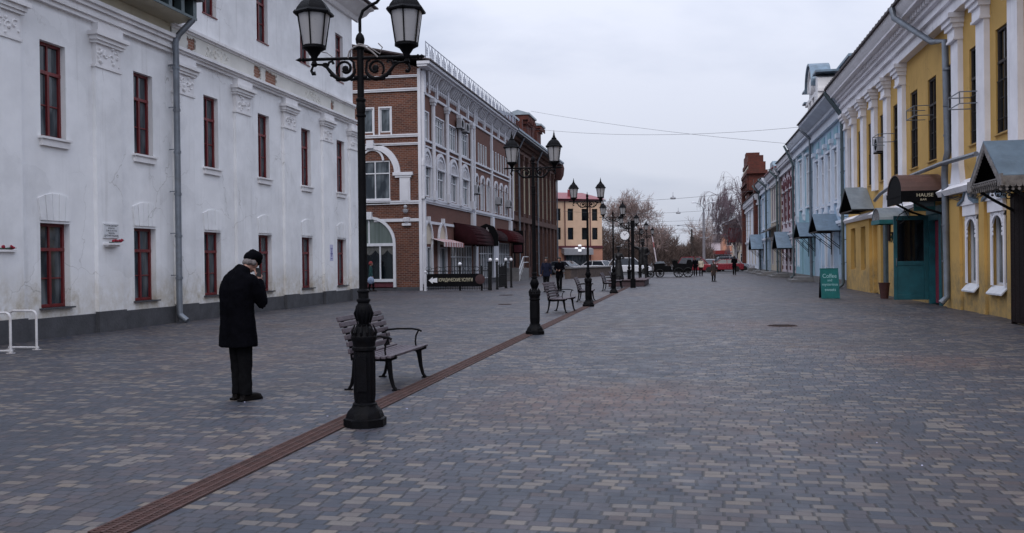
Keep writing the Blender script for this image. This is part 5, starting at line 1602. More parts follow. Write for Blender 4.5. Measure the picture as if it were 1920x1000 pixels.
# ================================================================== STREET LAMPS
def street_lamp(label):
    t = thing('street_lamp', label, 'street lamp', (0, 0, 0), 0, 'twin lantern lamp posts along the drain')
    m = MB()
    q = PI / 8
    m.lathe([(.212, 0), (.212, .075), (.19, .085), (.182, .115), (.165, .15), (.13, .185), (.122, .205), (.118, .21)], n=8, rot=q)
    m.lathe([(.12, .205), (.118, .22), (.104, .23), (.104, .235)], n=16)
    m.build('base', m_iron, t)
    m = MB()
    # fluted drum
    prof = [(.100, .23), (.108, .3), (.110, .6), (.106, .70), (.102, .74)]
    rings = []
    for r, z in prof:
        rings.append([m.P((r - .007 * (k % 2)) * math.cos(2 * PI * k / 32), (r - .007 * (k % 2)) * math.sin(2 * PI * k / 32), z) for k in range(32)])
    for i in range(len(rings) - 1):
        for k in range(32):
            j = (k + 1) % 32
            m.f.append([rings[i][k], rings[i][j], rings[i + 1][j], rings[i + 1][k]])
    m.lathe([(.103, .73), (.118, .745), (.118, .77), (.108, .78), (.112, .82), (.128, .85), (.128, .875), (.112, .895), (.085, .95), (.06, .975), (.064, .985), (.064, .995), (.05, 1.0), (.055, 1.02), (.078, 1.07), (.084, 1.12), (.076, 1.17), (.056, 1.20), (.06, 1.215), (.068, 1.22), (.068, 1.24), (.052, 1.25), (.05, 1.3), (.06, 1.31), (.06, 1.325), (.044, 1.34)], n=20)
    for k in range(12):      # leaf crown round the shoulder
        a = 2 * PI * k / 12
        m.tube([(.105 * math.cos(a), .105 * math.sin(a), .86), (.122 * math.cos(a), .122 * math.sin(a), .92), (.09 * math.cos(a), .09 * math.sin(a), .99)], [.014, .014, .005], 5)
        m.tube([(.062 * math.cos(a), .062 * math.sin(a), 1.0), (.088 * math.cos(a), .088 * math.sin(a), 1.1), (.06 * math.cos(a), .06 * math.sin(a), 1.19)], [.006, .013, .006], 4)
    m.box(-.05, .05, -.122, -.10, .35, .68)
    m.build('drum', m_iron, t)
    m = MB()
    m.lathe([(.043, 1.33), (.040, 2.2), (.037, 3.02), (.05, 3.03), (.05, 3.045), (.038, 3.05), (.045, 3.09), (.047, 3.13), (.04, 3.17), (.05, 3.18), (.05, 3.2), (.034, 3.21), (.033, 3.68), (.045, 3.69), (.045, 3.71), (.028, 3.72), (.042, 3.75), (.046, 3.785), (.036, 3.82), (.012, 3.85), (.01, 3.9), (.002, 3.92)], n=14)
    m.build('shaft', m_iron, t)
    m = MB()
    m.tube([(-.56, 0, 3.6), (.56, 0, 3.6)], .016, 8)
    for s_ in (-1, 1):
        m.lathe([(.001, 0), (.026, .03), (.012, .05), (.022, .065), (.001, .11)], (s_ * .54 if s_ > 0 else -.65, 0, 3.6), 8, 'x') if s_ > 0 else m.lathe([(.001, 0), (.022, .045), (.012, .06), (.026, .08), (.001, .11)], (-.65, 0, 3.6), 8, 'x')
        pts, rad = [], []
        for i in range(15):       # inner volute
            a = math.radians(-40 + 360 - i * 26)
            r = .028 + .0045 * (i) 
            pts.append((s_ * (.15 + r * math.cos(a)), 0, 3.50 + r * math.sin(a)))
            rad.append(.011 + .0005 * i)
        big = [(s_ * x, 0, z) for x, z in ((.055, 3.50), (.06, 3.46), (.09, 3.42), (.14, 3.395), (.2, 3.40), (.26, 3.43), (.30, 3.475), (.335, 3.52), (.38, 3.545), (.43, 3.55), (.475, 3.53), (.49, 3.49), (.475, 3.46), (.45, 3.465))]
        m.tube(pts[::-1][-15:], rad, 6)
        m.tube(big, [.012, .016, .019, .02, .021, .02, .018, .015, .012, .011, .012, .014, .018, .022], 8)
        m.tube([(s_ * .06, 0, 3.5), (s_ * .065, 0, 3.56), (s_ * .11, 0, 3.6)], .013, 6)
        m.tube([(s_ * .33, 0, 3.52), (s_ * .31, 0, 3.57), (s_ * .275, 0, 3.575), (s_ * .27, 0, 3.55)], [.012, .012, .013, .016], 6)
        m.tube([(s_ * .035, 0, 3.40), (s_ * .1, 0, 3.39)], .014, 6)
        m.ball((s_ * .15, 0, 3.50), .034, 8, (1, .6, 1))
        m.ball((s_ * .045, 0, 3.41), .026, 8)
        for (x, z) in ((.16, 3.39), (.22, 3.395), (.28, 3.44), (.12, 3.40), (.35, 3.55)): m.ball((s_ * x, 0, z), .023, 7, (1.3, .8, .8))
    m.build('crossarm', m_iron, t)
    for s_ in (-1, 1):
        l = D.objects.new('lantern', None); COL.objects.link(l); l.parent = t; l.location = (s_ * .46, 0, 3.6); l.empty_display_size = .1
        m = MB()
        m.lathe([(.02, -.07), (.035, -.05), (.02, -.02), (.03, .0), (.035, .03), (.05, .05), (.07, .08), (.105, .1), (.118, .105), (.118, .13), (.11, .135)], n=12)
        for k in range(6):
            a = 2 * PI * k / 6 + .52
            m.tube([(.112 * math.cos(a), .112 * math.sin(a), .12), (.16 * math.cos(a), .16 * math.sin(a), .44)], .0075, 5)
        m.lathe([(.165, .43), (.20, .435), (.205, .45), (.19, .47), (.175, .475), (.165, .50), (.125, .555), (.075, .60), (.06, .61), (.062, .63), (.035, .65), (.03, .68), (.018, .70), (.022, .72), (.012, .745), (.004, .80)], n=6, rot=.52)
        m.build('lantern_frame', m_iron, l)
        m = MB(); m.lathe([(.105, .13), (.155, .435)], n=12, rot=.2)
        m.build('lantern_glass', m_lampglass, l)
    return t
lamp0 = street_lamp('nearest black twin lantern lamp post, in front of the near bench')
lamp0.location = (-3.13, 8.72, 0)
lamp0.rotation_euler = (0, 0, math.radians(6))
lamps = [(-3.27, 19.94, 4, 'second black twin lantern lamp post, beside the bench with the two walkers behind'),
         (-3.36, 31.83, 2, 'third black twin lantern lamp post, beside the third bench'),
         (-3.46, 44.2, 5, 'fourth black twin lantern lamp post, in front of the peach building end'),
         (-3.45, 56.0, 3, 'fifth black twin lantern lamp post, just behind the hanging clock'),
         (-3.4, 68.0, 6, 'sixth black twin lantern lamp post, above the tall bronze statue'),
         (-3.4, 80.0, 2, 'farthest black twin lantern lamp post, before the black carriage')]
for x, y, a, lb in lamps: dup(lamp0, (x, y, 0), math.radians(a), lb)
# cables of the nearest lamp
gk = MB()
gk.tube([(0, 0, 3.86), (.0, .0, 3.98), (.03, 0, 4.06), (.1, 0, 4.11), (.17, 0, 4.14), (.22, 0, 4.2), (.24, 0, 4.3)], .016, 8)
gk.build('gooseneck_conduit', m_iron, lamp0)
gk = MB()
gk.tube([(-.115, -.03, 3.60), (-.1, -.035, 3.66), (-.05, -.045, 3.70), (0, -.05, 3.715), (.06, -.045, 3.70), (.13, -.035, 3.65), (.18, -.03, 3.6)], .009, 6)
gk.tube([(-.1, .0, 3.60), (-.08, -.04, 3.68), (.0, -.055, 3.73), (.08, -.045, 3.71), (.2, -.02, 3.63), (.22, 0, 3.7), (.18, 0, 3.74)], .006, 6)
gk.tube([(-.28, 0, 3.62), (-.33, 0, 3.66), (-.42, 0, 3.68)], .005, 5)
gk.build('pale_cable', m_cable_pale, lamp0)

# ================================================================== BENCHES
def bench(label):
    """faces +x, long side along y"""
    t = thing('bench', label, 'bench', (0, 0, 0), 0, 'slatted benches beside the lamp posts')
    L = .82
    for s_ in (-1, 1):
        y = s_ * .66
        e = D.objects.new('bench_end', None); COL.objects.link(e); e.parent = t; e.empty_display_size = .1
        def leg(pts, r, nm):
            m = MB(); m.tube(pts, r, 8, flat=.7)
            m.box(pts[0][0] - .05, pts[0][0] + .05, y - .025, y + .025, 0, .018)
            m.build(nm, m_iron, e)
        leg([(.29, y, .01), (.255, y, .05), (.225, y, .16), (.21, y, .28), (.2, y, .36), (.16, y, .41)], [.028, .032, .038, .046, .056, .056], 'leg')
        leg([(-.33, y, .01), (-.295, y, .06), (-.265, y, .18), (-.25, y, .3), (-.24, y, .40)], [.028, .03, .036, .042, .05], 'leg')
        m = MB()
        m.tube([(-.25, y, .40), (-.1, y, .385), (.05, y, .395), (.2, y, .40), (.3, y, .425)], [.045, .034, .03, .038, .026], 8)
        m.tube([(-.25, y, .38), (-.27, y, .5), (-.31, y, .65), (-.37, y, .8), (-.43, y, .90)], [.05, .04, .032, .026, .018], 8)
        m.build('side_frame', m_iron, e)
        m = MB()
        m.tube([(-.31, y, .62), (-.25, y, .66), (-.1, y, .675), (.1, y, .675), (.2, y, .66), (.24, y, .64)], .014, 8)
        m.tube([(.2, y, .66), (.16, y, .58), (.15, y, .5), (.16, y, .42)], .012, 8)
        m.build('armrest', m_iron, e)
    def slat(p, up, w, th, nm):
        m = MB()
        a = Vector(p); upv = Vector(up).normalized(); nv = Vector((-upv.z, 0, upv.x))
        c = [a + upv * (w / 2) * i + nv * (th / 2) * j for i, j in ((-1, -1), (1, -1), (1, 1), (-1, 1))]
        m.prism([(q.x, q.z) for q in c], -L, L, 'uz')
        m.build(nm, m_wood_slat, t, bevel=.008)
    for i in range(7): slat((-.19 + i * .074, 0, .428 + (.012 if i in (0,) else 0) - .006 * math.sin(i / 6 * PI) + .006 * (i == 6)), (1, 0, .06 - .02 * i), .058, .034, 'seat_slat')
    bp = [(-.262, .50), (-.280, .585), (-.305, .67), (-.335, .75), (-.37, .825), (-.405, .895)]
    for i, (x, z) in enumerate(bp): slat((x, 0, z), (-.12 - .06 * i, 0, 1), .064, .034, 'back_slat')
    return t
bench0 = bench('nearest slatted bench with curled iron arms, partly hidden by the near lamp post')
bench0.location = (-3.87, 11.78, 0)
for x, y, a, lb in ((-3.83, 28.5, -4, 'second slatted bench, just beyond the second lamp post'), (-3.86, 35.9, 3, 'third slatted bench, partly behind the third lamp post'),
                    (-3.95, 47.9, 0, 'fourth slatted bench, near the foot of the seated bronze figure'), (-3.9, 52.2, 2, 'farthest slatted bench, in front of the clock post')):
    dup(bench0, (x, y, 0), math.radians(a), lb)

# ================================================================== PEOPLE
def cap_mesh(m, pts, rad, n=10, sy=1.0):
    m.tube(pts, rad, n)
    for p, r in ((pts[0], rad[0]), (pts[-1], rad[-1])): m.ball(p, r * .98, n)

def fuse(m, name, mat, parent, voxel, smooth_it=6, disp=0.):
    o = m.build(name, mat, None, smooth=True)
    r = o.modifiers.new('r', 'REMESH'); r.mode = 'VOXEL'; r.voxel_size = voxel
    s_ = o.modifiers.new('s', 'SMOOTH'); s_.iterations = smooth_it; s_.factor = .5
    if disp:
        tx = D.textures.new(name, 'CLOUDS'); tx.noise_scale = .12
        d_ = o.modifiers.new('d', 'DISPLACE'); d_.texture = tx; d_.strength = disp; d_.mid_level = .5
    bpy.context.view_layer.update()
    me = D.meshes.new_from_object(o.evaluated_get(bpy.context.evaluated_depsgraph_get()))
    me.name = name
    D.objects.remove(o)
    me.materials.clear(); me.materials.append(mat)
    me.polygons.foreach_set('use_smooth', [True] * len(me.polygons)); me.update()
    k = D.objects.new(name, me); COL.objects.link(k); k.parent = parent
    return k

def hand(m, w, fwd, side, up, curl=.5, s=1.0):
    """palm, four unequal curled fingers and a thumb, rooted at wrist w"""
    fwd, side, up = Vector(fwd).normalized(), Vector(side).normalized(), Vector(up).normalized()
    w = Vector(w)
    pc = w + fwd * .05 * s
    for q in (-.03, -.01, .01, .03): m.tube([w + side * q * .6 * s, pc + side * q * s + fwd * .04 * s], [.013 * s, .0125 * s], 6)
    for q, L in ((-.033, .062), (-.011, .075), (.011, .08), (.033, .07)):
        b0 = w + fwd * .088 * s + side * q * s
        d1 = (fwd * math.cos(curl) - up * math.sin(curl)); d2 = (fwd * math.cos(curl * 2.1) - up * math.sin(curl * 2.1)); d3 = (fwd * math.cos(curl * 3) - up * math.sin(curl * 3))
        p1 = b0 + d1 * L * .45 * s; p2 = p1 + d2 * L * .32 * s; p3 = p2 + d3 * L * .25 * s
        m.tube([b0 - fwd * .01, b0, p1, p2, p3], [.0095 * s, .0095 * s, .009 * s, .0085 * s, .007 * s], 6)
    t0 = w + fwd * .03 * s + side * .03 * s
    m.tube([t0, t0 + side * .025 * s + fwd * .022 * s - up * .012 * s, t0 + side * .03 * s + fwd * .055 * s - up * .025 * s], [.0125 * s, .011 * s, .009 * s], 6)

def head(m, c, fwd, up, s=1.0):
    """skull, jaw, nose, brow, lips and ears; c is the middle of the head"""
    f, u = Vector(fwd).normalized(), Vector(up).normalized()
    r = f.cross(u).normalized()
    def P(a, b, cc): return tuple(Vector(c) + (r * a + f * b + u * cc) * s)
    m.ball(P(0, -.012, .03), .088 * s, 14, (.9, 1.0, 1.0))
    m.ball(P(0, .02, .0), .075 * s, 12, (.9, .95, 1.1))
    m.tube([P(0, .0, -.02), P(0, .035, -.075), P(0, .06, -.098)], [.062 * s, .045 * s, .025 * s], 10)
    m.tube([P(0, .082, .02), P(0, .1, -.012), P(0, .112, -.028), P(0, .095, -.036)], [.008 * s, .011 * s, .015 * s, .012 * s], 7)
    m.tube([P(-.035, .078, .03), P(0, .09, .033), P(.035, .078, .03)], [.009 * s] * 3, 6)
    m.tube([P(-.022, .082, -.058), P(0, .092, -.057), P(.022, .082, -.058)], [.007 * s] * 3, 6)
    for q in (-1, 1):
        m.ball(P(q * .082, -.01, -.004), .026 * s, 8, (.5, 1, 1.2))
        m.ball(P(q * .032, .082, .01), .011 * s, 6)

def person(label, x, y, face, H=1.74, coat=None, trouser=None, hairm=None, stride=.12, arms='down', coat_len=.72, extra=None, bag=None, group=None, vox=.014, skirt=False):
    """a standing or strolling figure; face is the heading in degrees (0 = +X)"""
    coat = coat or m_coat; trouser = trouser or m_trouser; hairm = hairm or m_hair_dark
    t = thing('person', label, 'person', (x, y, 0), math.radians(face - 90), group)
    k = H / 1.75
    V = lambda a, b, c: Vector((a, b, c)) * k
    hipL, hipR = V(-.09, 0, .93), V(.09, 0, .93)
    ankL, ankR = V(-.10, stride, .08), V(.10, -stride * .9, .09)
    kneL, kneR = V(-.10, stride * .75 + .03, .5), V(.10, -stride * .25 + .02, .5)
    shL, shR = V(-.185, -.01, 1.44), V(.185, -.01, 1.44)
    if arms == 'down':
        eL, eR, wL, wR = V(-.25, -.05, 1.15), V(.25, .0, 1.15), V(-.25, .02, .90), V(.25, .09, .91)
    elif arms == 'front':
        eL, eR, wL, wR = V(-.25, -.0, 1.17), V(.25, .0, 1.17), V(-.1, .2, 1.1), V(.1, .2, 1.12)
    elif arms == 'raised':
        eL, eR, wL, wR = V(-.25, -.03, 1.15), V(.36, .05, 1.3), V(-.24, .06, .9), V(.42, .12, 1.6)
    b = MB()
    for hp, kn, an in ((hipL, kneL, ankL), (hipR, kneR, ankR)): cap_mesh(b, [hp, kn, an], [.075 * k, .05 * k, .035 * k])
    for q in (-.05, .05): b.tube([V(q, 0, .9), V(q, 0, 1.1), V(q * 1.6, 0, 1.3), V(q * 1.6, 0, 1.42)], [.085 * k, .075 * k, .085 * k, .06 * k], 10)
    for sh, e, w in ((shL, eL, wL), (shR, eR, wR)): cap_mesh(b, [sh, e, w], [.048 * k, .038 * k, .027 * k])
    b.tube([V(0, -.01, 1.42), V(0, .01, 1.56)], [.055 * k, .05 * k], 10)
    head(b, V(0, .03, 1.645), V(0, 1, -.1), V(0, .1, 1), k)
    for w, e, sd in ((wL, eL, 1), (wR, eR, -1)):
        dr = (w - e).normalized(); hand(b, w, dr, (0, sd * -1 if abs(dr.z) > .9 else 0, 0) if False else Vector((0, 1, 0)) if abs(dr.z) > .7 else Vector((0, 0, 1)), Vector((sd, 0, 0)), .4, k)
    fuse(b, 'body', m_skin, t, vox * .6, 3)
    c = MB()
    for q in (-.06, .06):
        c.tube([V(q * 1.3, -.005, coat_len), V(q * 1.1, -.005, .95), V(q * .9, 0, 1.12), V(q * 1.3, 0, 1.3), V(q * 1.2, -.01, 1.46)], [.135 * k, .125 * k, .112 * k, .115 * k, .07 * k], 14)
    for sh, e, w in ((shL, eL, wL), (shR, eR, wR)): cap_mesh(c, [sh, e, e.lerp(w, .93)], [.07 * k, .058 * k, .045 * k])
    c.tube([V(0, -.01, 1.44), V(0, 0, 1.52)], [.075 * k, .07 * k], 12)
    if skirt: c.lathe([(.16, .05), (.22, .1), (.18, .6), (.12, 1.0)], n=14)
    fuse(c, 'coat', coat, t, vox, 5, .02)
    c = MB()
    for hp, kn, an in ((hipL, kneL, ankL), (hipR, kneR, ankR)): c.tube([hp, kn, an + Vector((0, 0, .01))], [.095 * k, .075 * k, .062 * k], 12)
    fuse(c, 'trousers', trouser, t, vox, 4, .015)
    c = MB()
    for an in (ankL, ankR):
        c.tube([an + Vector((0, -.05, -.035)), an + Vector((0, .04, -.04)), an + Vector((0, .17, -.055))], [.042, .042, .03], 8)
        c.box(an.x - .04, an.x + .04, an.y - .09, an.y + .19, max(0, an.z - .08), an.z - .05)
    fuse(c, 'shoes', m_shoe, t, .01, 2)
    c = MB(); c.ball(V(0, .005, 1.705), .112 * k, 12, (.92, 1.02, .85)); c.ball(V(0, -.035, 1.645), .098 * k, 12, (.95, .9, 1.0))
    fuse(c, 'hair', hairm, t, .012, 2)
    if bag:
        c = MB(); c.ball((.28 * k, .02, .66 * k), .17, 12, (.55, 1.1, 1.25)); c.tube([(.28 * k, -.06, .8 * k), (.27 * k, 0, .9 * k), (.28 * k, .08, .8 * k)], .01, 5)
        bt = thing('shopping_bag', 'full pale blue shopping bag in the hand of the woman at the arched window', 'bag', t.location, math.radians(face - 90))
        c.build('sack', bag, bt, smooth=False)
    if extra: extra(t, k)
    return t

# the elderly man in the black coat, head bowed, a phone held to his face
man = thing('person', 'elderly man in a long black coat and flat cap, hand raised to his face', 'person', (-5.17, 10.16, 0), math.radians(66 - 90))
man.scale = (.96, .98, 1.045)
b = MB()
V = lambda a, b_, c: Vector((a, b_, c))
fL, fR = V(-.09, .03, .09), V(.09, .0, .09)       # local +y is forward, +x his right
cap_mesh(b, [V(-.1, -.02, .9), V(-.1, .02, .5), fL], [.08, .055, .036]); cap_mesh(b, [V(.1, -.02, .9), V(.1, .02, .5), fR], [.08, .055, .036])
for q in (-.05, .05): b.tube([V(q, -.02, .88), V(q, -.04, 1.1), V(q * 1.6, -.02, 1.3), V(q * 1.5, .03, 1.42)], [.09, .085, .09, .06], 10)
shR, elR, wrR = V(.17, .03, 1.33), V(.235, .15, 1.10), V(.115, .20, 1.34)
shL, elL, wrL = V(-.17, .03, 1.33), V(-.17, .2, 1.10), V(-.02, .26, 1.28)
for a_, b__, c_ in ((shR, elR, wrR), (shL, elL, wrL)): cap_mesh(b, [a_, b__, c_], [.05, .04, .028])
b.tube([V(0, .04, 1.40), V(0, .12, 1.50)], [.056, .052], 10)
hf, hu = V(0, .80, -.60), V(0, .60, .80)
head(b, V(0, .175, 1.545), hf, hu, 1.0)
hand(b, wrR, V(-.2, .0, .95), V(.2, .9, -.1), V(.9, -.1, .3), .35)
hand(b, wrL, V(.25, .05, .9), V(.2, .9, 0), V(-.9, .1, .3), .45)
fuse(b, 'body', m_skin, man, .0065, 3)
c = MB()
for q in (-.065, .065):
    c.tube([V(q * 1.75, -.03, .60), V(q * 1.6, -.03, .75), V(q * 1.3, -.035, .95), V(q * 1.15, -.05, 1.12), V(q * 1.3, -.055, 1.24), V(q * 1.05, -.025, 1.34), V(q * .7, .015, 1.42), V(q * .4, .05, 1.48)], [.165, .154, .150, .152, .146, .128, .098, .07], 16)
cap_mesh(c, [shR, elR, elR.lerp(wrR, .88)], [.095, .082, .06], 12); cap_mesh(c, [shL + V(.03, 0, 0), elL, elL.lerp(wrL, .88)], [.085, .075, .06], 12)
c.tube([V(0, .03, 1.41), V(0, .075, 1.50)], [.09, .083], 14)
fuse(c, 'coat', m_coat, man, .011, 10, .02)
c = MB()
c.tube([V(-.08, -.02, .85), V(-.085, .02, .5), V(-.09, .03, .3), V(-.09, .03, .07)], [.11, .09, .078, .075], 14); c.tube([V(.08, -.02, .85), V(.085, .0, .5), V(.09, .0, .3), V(.09, .0, .07)], [.11, .09, .078, .075], 14)
fuse(c, 'trousers', m_trouser, man, .01, 3, .02)
c = MB()
for f_ in (fL, fR):
    c.tube([f_ + V(0, -.06, -.04), f_ + V(0, .05, -.04), f_ + V(0, .17, -.052), f_ + V(0, .22, -.056)], [.044, .046, .038, .026], 10)
    c.box(f_.x - .042, f_.x + .042, f_.y - .10, f_.y + .23, 0, .028)
fuse(c, 'shoes', m_shoe, man, .008, 2)
def hp(a, b_, cc): return V(0, .175, 1.545) + V(1, 0, 0) * a + hf * b_ + hu * cc
c = MB()
c.ball(hp(0, -.035, .0), .085, 12, (.95, .75, .75)); c.ball(hp(0, -.05, -.03), .072, 10, (1.0, .7, .6)); c.ball(hp(-.075, -.01, -.01), .035, 8); c.ball(hp(.075, -.01, -.01), .035, 8)
fuse(c, 'hair', m_hair, man, .008, 1, .012)
c = MB()
cc = hp(0, -.005, .075)
c.ball(cc, .108, 14, (1.02, 1.1, .72)); c.ball(hp(0, -.035, .045), .095, 12, (1.0, .9, .7)); c.tube([hp(-.06, .075, .055), hp(0, .10, .055), hp(.06, .075, .055)], [.018, .022, .018], 8)
c.tube([hp(0, -.06, .07), hp(0, .03, .085), hp(0, .10, .055)], [.075, .09, .05], 12)
fuse(c, 'flat_cap', m_coat, man, .009, 2)
ph = thing('phone', 'small dark phone held up to the face of the man in the black coat', 'phone', man.location, man.rotation_euler[2])
m = MB(); m.box(-.03, .03, -.004, .004, -.055, .055)
po = m.build('case', m_iron_dull, ph, bevel=.003); po.location = (.098, .20, 1.50); po.rotation_euler = (-.35, 0.1, 1.25)

person('walker in a navy jacket coming along the paving, left of the other walker', -6.98, 46.3, -100, 1.72, m_navy, m_trouser, m_hair_dark, .1, 'down', .80)
person('walker in a black coat beside the one in navy, one hand lifted', -6.5, 47.6, -98, 1.72, m_coat, m_trouser, m_hair_dark, .14, 'front', .70)
person('woman in a dark green coat walking past the arched shop window with a bag', -17.15, 49.0, 15, 1.62, m_green_cl, m_trouser, m_redbright, .14, 'down', .6, bag=m_bag)
person('distant pedestrian in dark clothes left of the tall street light', .65, 86, -90, 1.7, m_coat, m_trouser, m_hair_dark, .08, 'down', .8)
person('distant pedestrian in a white patterned jacket beside the dark clothed one', 1.15, 86.6, -80, 1.6, m_cream, m_trouser, m_hair_dark, .1, 'down', .85)
person('lone walker in black seen from behind, in front of the red far house', 4.25, 89.5, 80, 1.78, m_coat, m_trouser, m_hair_dark, .15, 'front', .7)
person('slim person in brown standing alone in the middle of the paving', 1.72, 65.6, -60, 1.42, M('brown_cloth', (.03, .018, .016), .9), m_trouser, m_maroon_trim, .03, 'down', .5)

# ================================================================== BRONZE FIGURES, CLOCK, CARRIAGE
pl = thing('statue_plinth', 'low dark red granite plinth under the bronze figures', 'plinth', (-3.6, 57.5, 0))
m = MB(); m.box(-1.0, 1.1, -2.6, 3.6, 0, .34); m.box(-1.1, 1.2, -2.7, 3.7, .34, .40); m.build('block', m_granite, pl, bevel=.02)
def bronze(label, x, y, z, face, S, female):
    t = thing('statue', label, 'statue', (x, y, z), math.radians(face - 90), 'bronze figures on the granite plinth')
    b = MB()
    V = lambda a, b_, c: Vector((a, b_, c)) * S
    if female:
        b.lathe([(.30 * S, 0), (.28 * S, .2 * S), (.22 * S, .6 * S), (.15 * S, 1.0 * S), (.13 * S, 1.1 * S)], n=14)
        b.tube([V(0, 0, 1.05), V(0, 0, 1.3), V(0, 0, 1.45)], [.13 * S, .17 * S, .1 * S], 12)
        b.ball(V(0, 0, 1.78), .12 * S, 10, (1.2, 1.2, .6))
        cap_mesh(b, [V(-.2, 0, 1.4), V(-.3, .1, 1.15), V(-.12, .25, 1.15)], [.06 * S, .05 * S, .04 * S]); cap_mesh(b, [V(.2, 0, 1.4), V(.32, .08, 1.15), V(.38, .25, 1.05)], [.06 * S, .05 * S, .04 * S])
    else:
        cap_mesh(b, [V(-.1, 0, .92), V(-.12, .06, .5), V(-.13, .04, .08)], [.1 * S, .07 * S, .055 * S]); cap_mesh(b, [V(.1, 0, .92), V(.14, -.02, .5), V(.16, -.1, .08)], [.1 * S, .07 * S, .055 * S])
        for q in (-.07, .07): b.tube([V(q * 1.6, 0, .62), V(q * 1.2, 0, .95), V(q, 0, 1.15), V(q * 1.5, 0, 1.38), V(q, 0, 1.48)], [.13 * S, .12 * S, .11 * S, .11 * S, .07 * S], 12)
        cap_mesh(b, [V(-.2, 0, 1.42), V(-.32, -.05, 1.2), V(-.2, .15, 1.1)], [.07 * S, .055 * S, .04 * S]); cap_mesh(b, [V(.2, 0, 1.42), V(.38, .1, 1.48), V(.58, .25, 1.6)], [.07 * S, .055 * S, .04 * S])
        b.lathe([(.16 * S, 1.74 * S), (.16 * S, 1.76 * S), (.1 * S, 1.77 * S), (.095 * S, 1.9 * S)], (0, .03 * S, 0), 12)
        for an in (V(-.13, .04, .04), V(.16, -.1, .04)): b.tube([an + V(0, -.05, 0), an + V(0, .18, 0)], [.05 * S, .04 * S], 8)
    b.tube([V(0, 0, 1.42), V(0, 0, 1.58)], [.06 * S, .055 * S], 8)
    head(b, V(0, .03, 1.66), V(0, 1, 0), V(0, 0, 1), S)
    hand(b, V(-.12, .25, 1.15) if female else V(-.2, .15, 1.1), (1, .3, 0), (0, 0, 1), (0, 1, 0), .4, S); hand(b, V(.38, .25, 1.05) if female else V(.58, .25, 1.6), (.5, .6, .3), (0, 0, 1), (-1, 0, 0), .2, S)
    fuse(b, 'figure', m_bronze, t, .02, 3, .02)
    return t
bronze('bronze woman in a wide skirt, left figure on the granite plinth', -4.05, 55.6, .40, -50, 1.08, True)
bronze('tall bronze man in a hat with one arm out, right figure by the carriage', -2.85, 60.5, .40, -80, 1.32, False)
ck = thing('street_clock', 'round white double faced clock hanging from a scrolled bracket on a black post', 'clock', (-3.02, 52.4, 0))
m = MB(); m.box(-.09, .09, -.09, .09, 0, 3.7); m.box(-.14, .14, -.14, .14, 0, .5); m.box(-.11, .11, -.11, .11, 3.45, 3.75); m.build('post', m_iron, ck)
m = MB(); m.tube([(0, 0, 3.6), (-.45, 0, 3.62), (-.68, 0, 3.6)], .025, 6)
for c_, r_ in ((-.25, .1), (-.5, .08)): m.tube([(c_ + r_ * math.cos(t * PI / 5), 0, 3.46 + r_ * math.sin(t * PI / 5)) for t in range(10)], .018, 5)
m.tube([(-.09, 0, 3.3), (-.4, 0, 3.33), (-.66, 0, 3.36)], .02, 6); m.tube([(-.43, 0, 3.35), (-.43, 0, 3.2)], .015, 6); m.build('bracket', m_iron, ck)
m = MB(); m.lathe([(.26, -.06), (.28, -.05), (.28, .05), (.26, .06)], (-.43, 0, 2.93), 24, 'y'); cs_ = m.build('clock_case', m_iron, ck)
m = MB(); m.lathe([(.25, -.064), (.25, .064)], (-.43, 0, 2.93), 24, 'y'); m.build('dial', m_globe, cs_)
m = MB()
for a, L, w in ((math.radians(50), .19, .01), (math.radians(120), .13, .014)):
    dx, dz = math.cos(a) * L, math.sin(a) * L
    m.tube([(-.43, -.07, 2.93), (-.43 + dx, -.07, 2.93 + dz)], w, 4)
for q in range(12):
    a = q * PI / 6; m.tube([(-.43 + .2 * math.cos(a), -.068, 2.93 + .2 * math.sin(a)), (-.43 + .235 * math.cos(a), -.068, 2.93 + .235 * math.sin(a))], .007, 4)
m.build('hands', m_iron, cs_)

# black iron carriage standing across the street
cr = thing('carriage', 'black open iron carriage on four spoked wheels standing across the far paving', 'carriage', (-1.35, 82, 0))
def wheel(par, x, y, r, nm='wheel'):
    m = MB()
    m.tube([(x + r * math.cos(a * PI / 10), y, r + r * math.sin(a * PI / 10)) for a in range(21)], .045, 6, caps=False)
    for a in range(5): m.tube([(x + r * math.cos(a * PI / 5), y, r + r * math.sin(a * PI / 5)), (x - r * math.cos(a * PI / 5), y, r - r * math.sin(a * PI / 5))], .016, 5)
    m.ball((x, y, r), .07, 8)
    m.build(nm, m_iron_dull, par)
for x, r in ((-1.05, .34), (-.0 - 1.85, .28), (.55, .4), (1.35, .4)):
    for y in (-.6, .6): wheel(cr, x, y, r)
m = MB()
m.prism([(-1.6, .45), (-1.5, .75), (-1.6, 1.2), (-.65, 1.25), (-.6, 1.0), (-.1, .95), (.0, .45)], -.5, .5)
m.prism([(0.0, .62), (.1, 1.0), (-.05, 1.42), (.35, 1.48), (.5, 1.2), (1.2, 1.15), (1.3, 1.5), (1.6, 1.5), (1.8, 1.1), (1.7, .75), (1.6, .45), (0, .45)], -.55, .55)
m.build('body', m_black, cr, bevel=.03)
m = MB(); m.prism([(-1.5, 1.16), (-1.35, 1.36), (-.75, 1.38), (-.6, 1.2)], -.5, .5); m.build('front_seat', m_pipe, cr)
m = MB()
for k in range(5): m.tube([(-.1 + .13 * k, -.58, 1.4 + .1 * math.sin(k * 2)), (-.05 + .13 * k, -.58, 1.6 - .04 * k), (.05 + .13 * k, -.58, 1.35)], .03, 5)
m.tube([(-1.9, 0, .3), (-2.6, 0, .4), (-2.9, 0, .55)], .04, 6); m.build('iron_scrolls', m_iron_dull, cr)

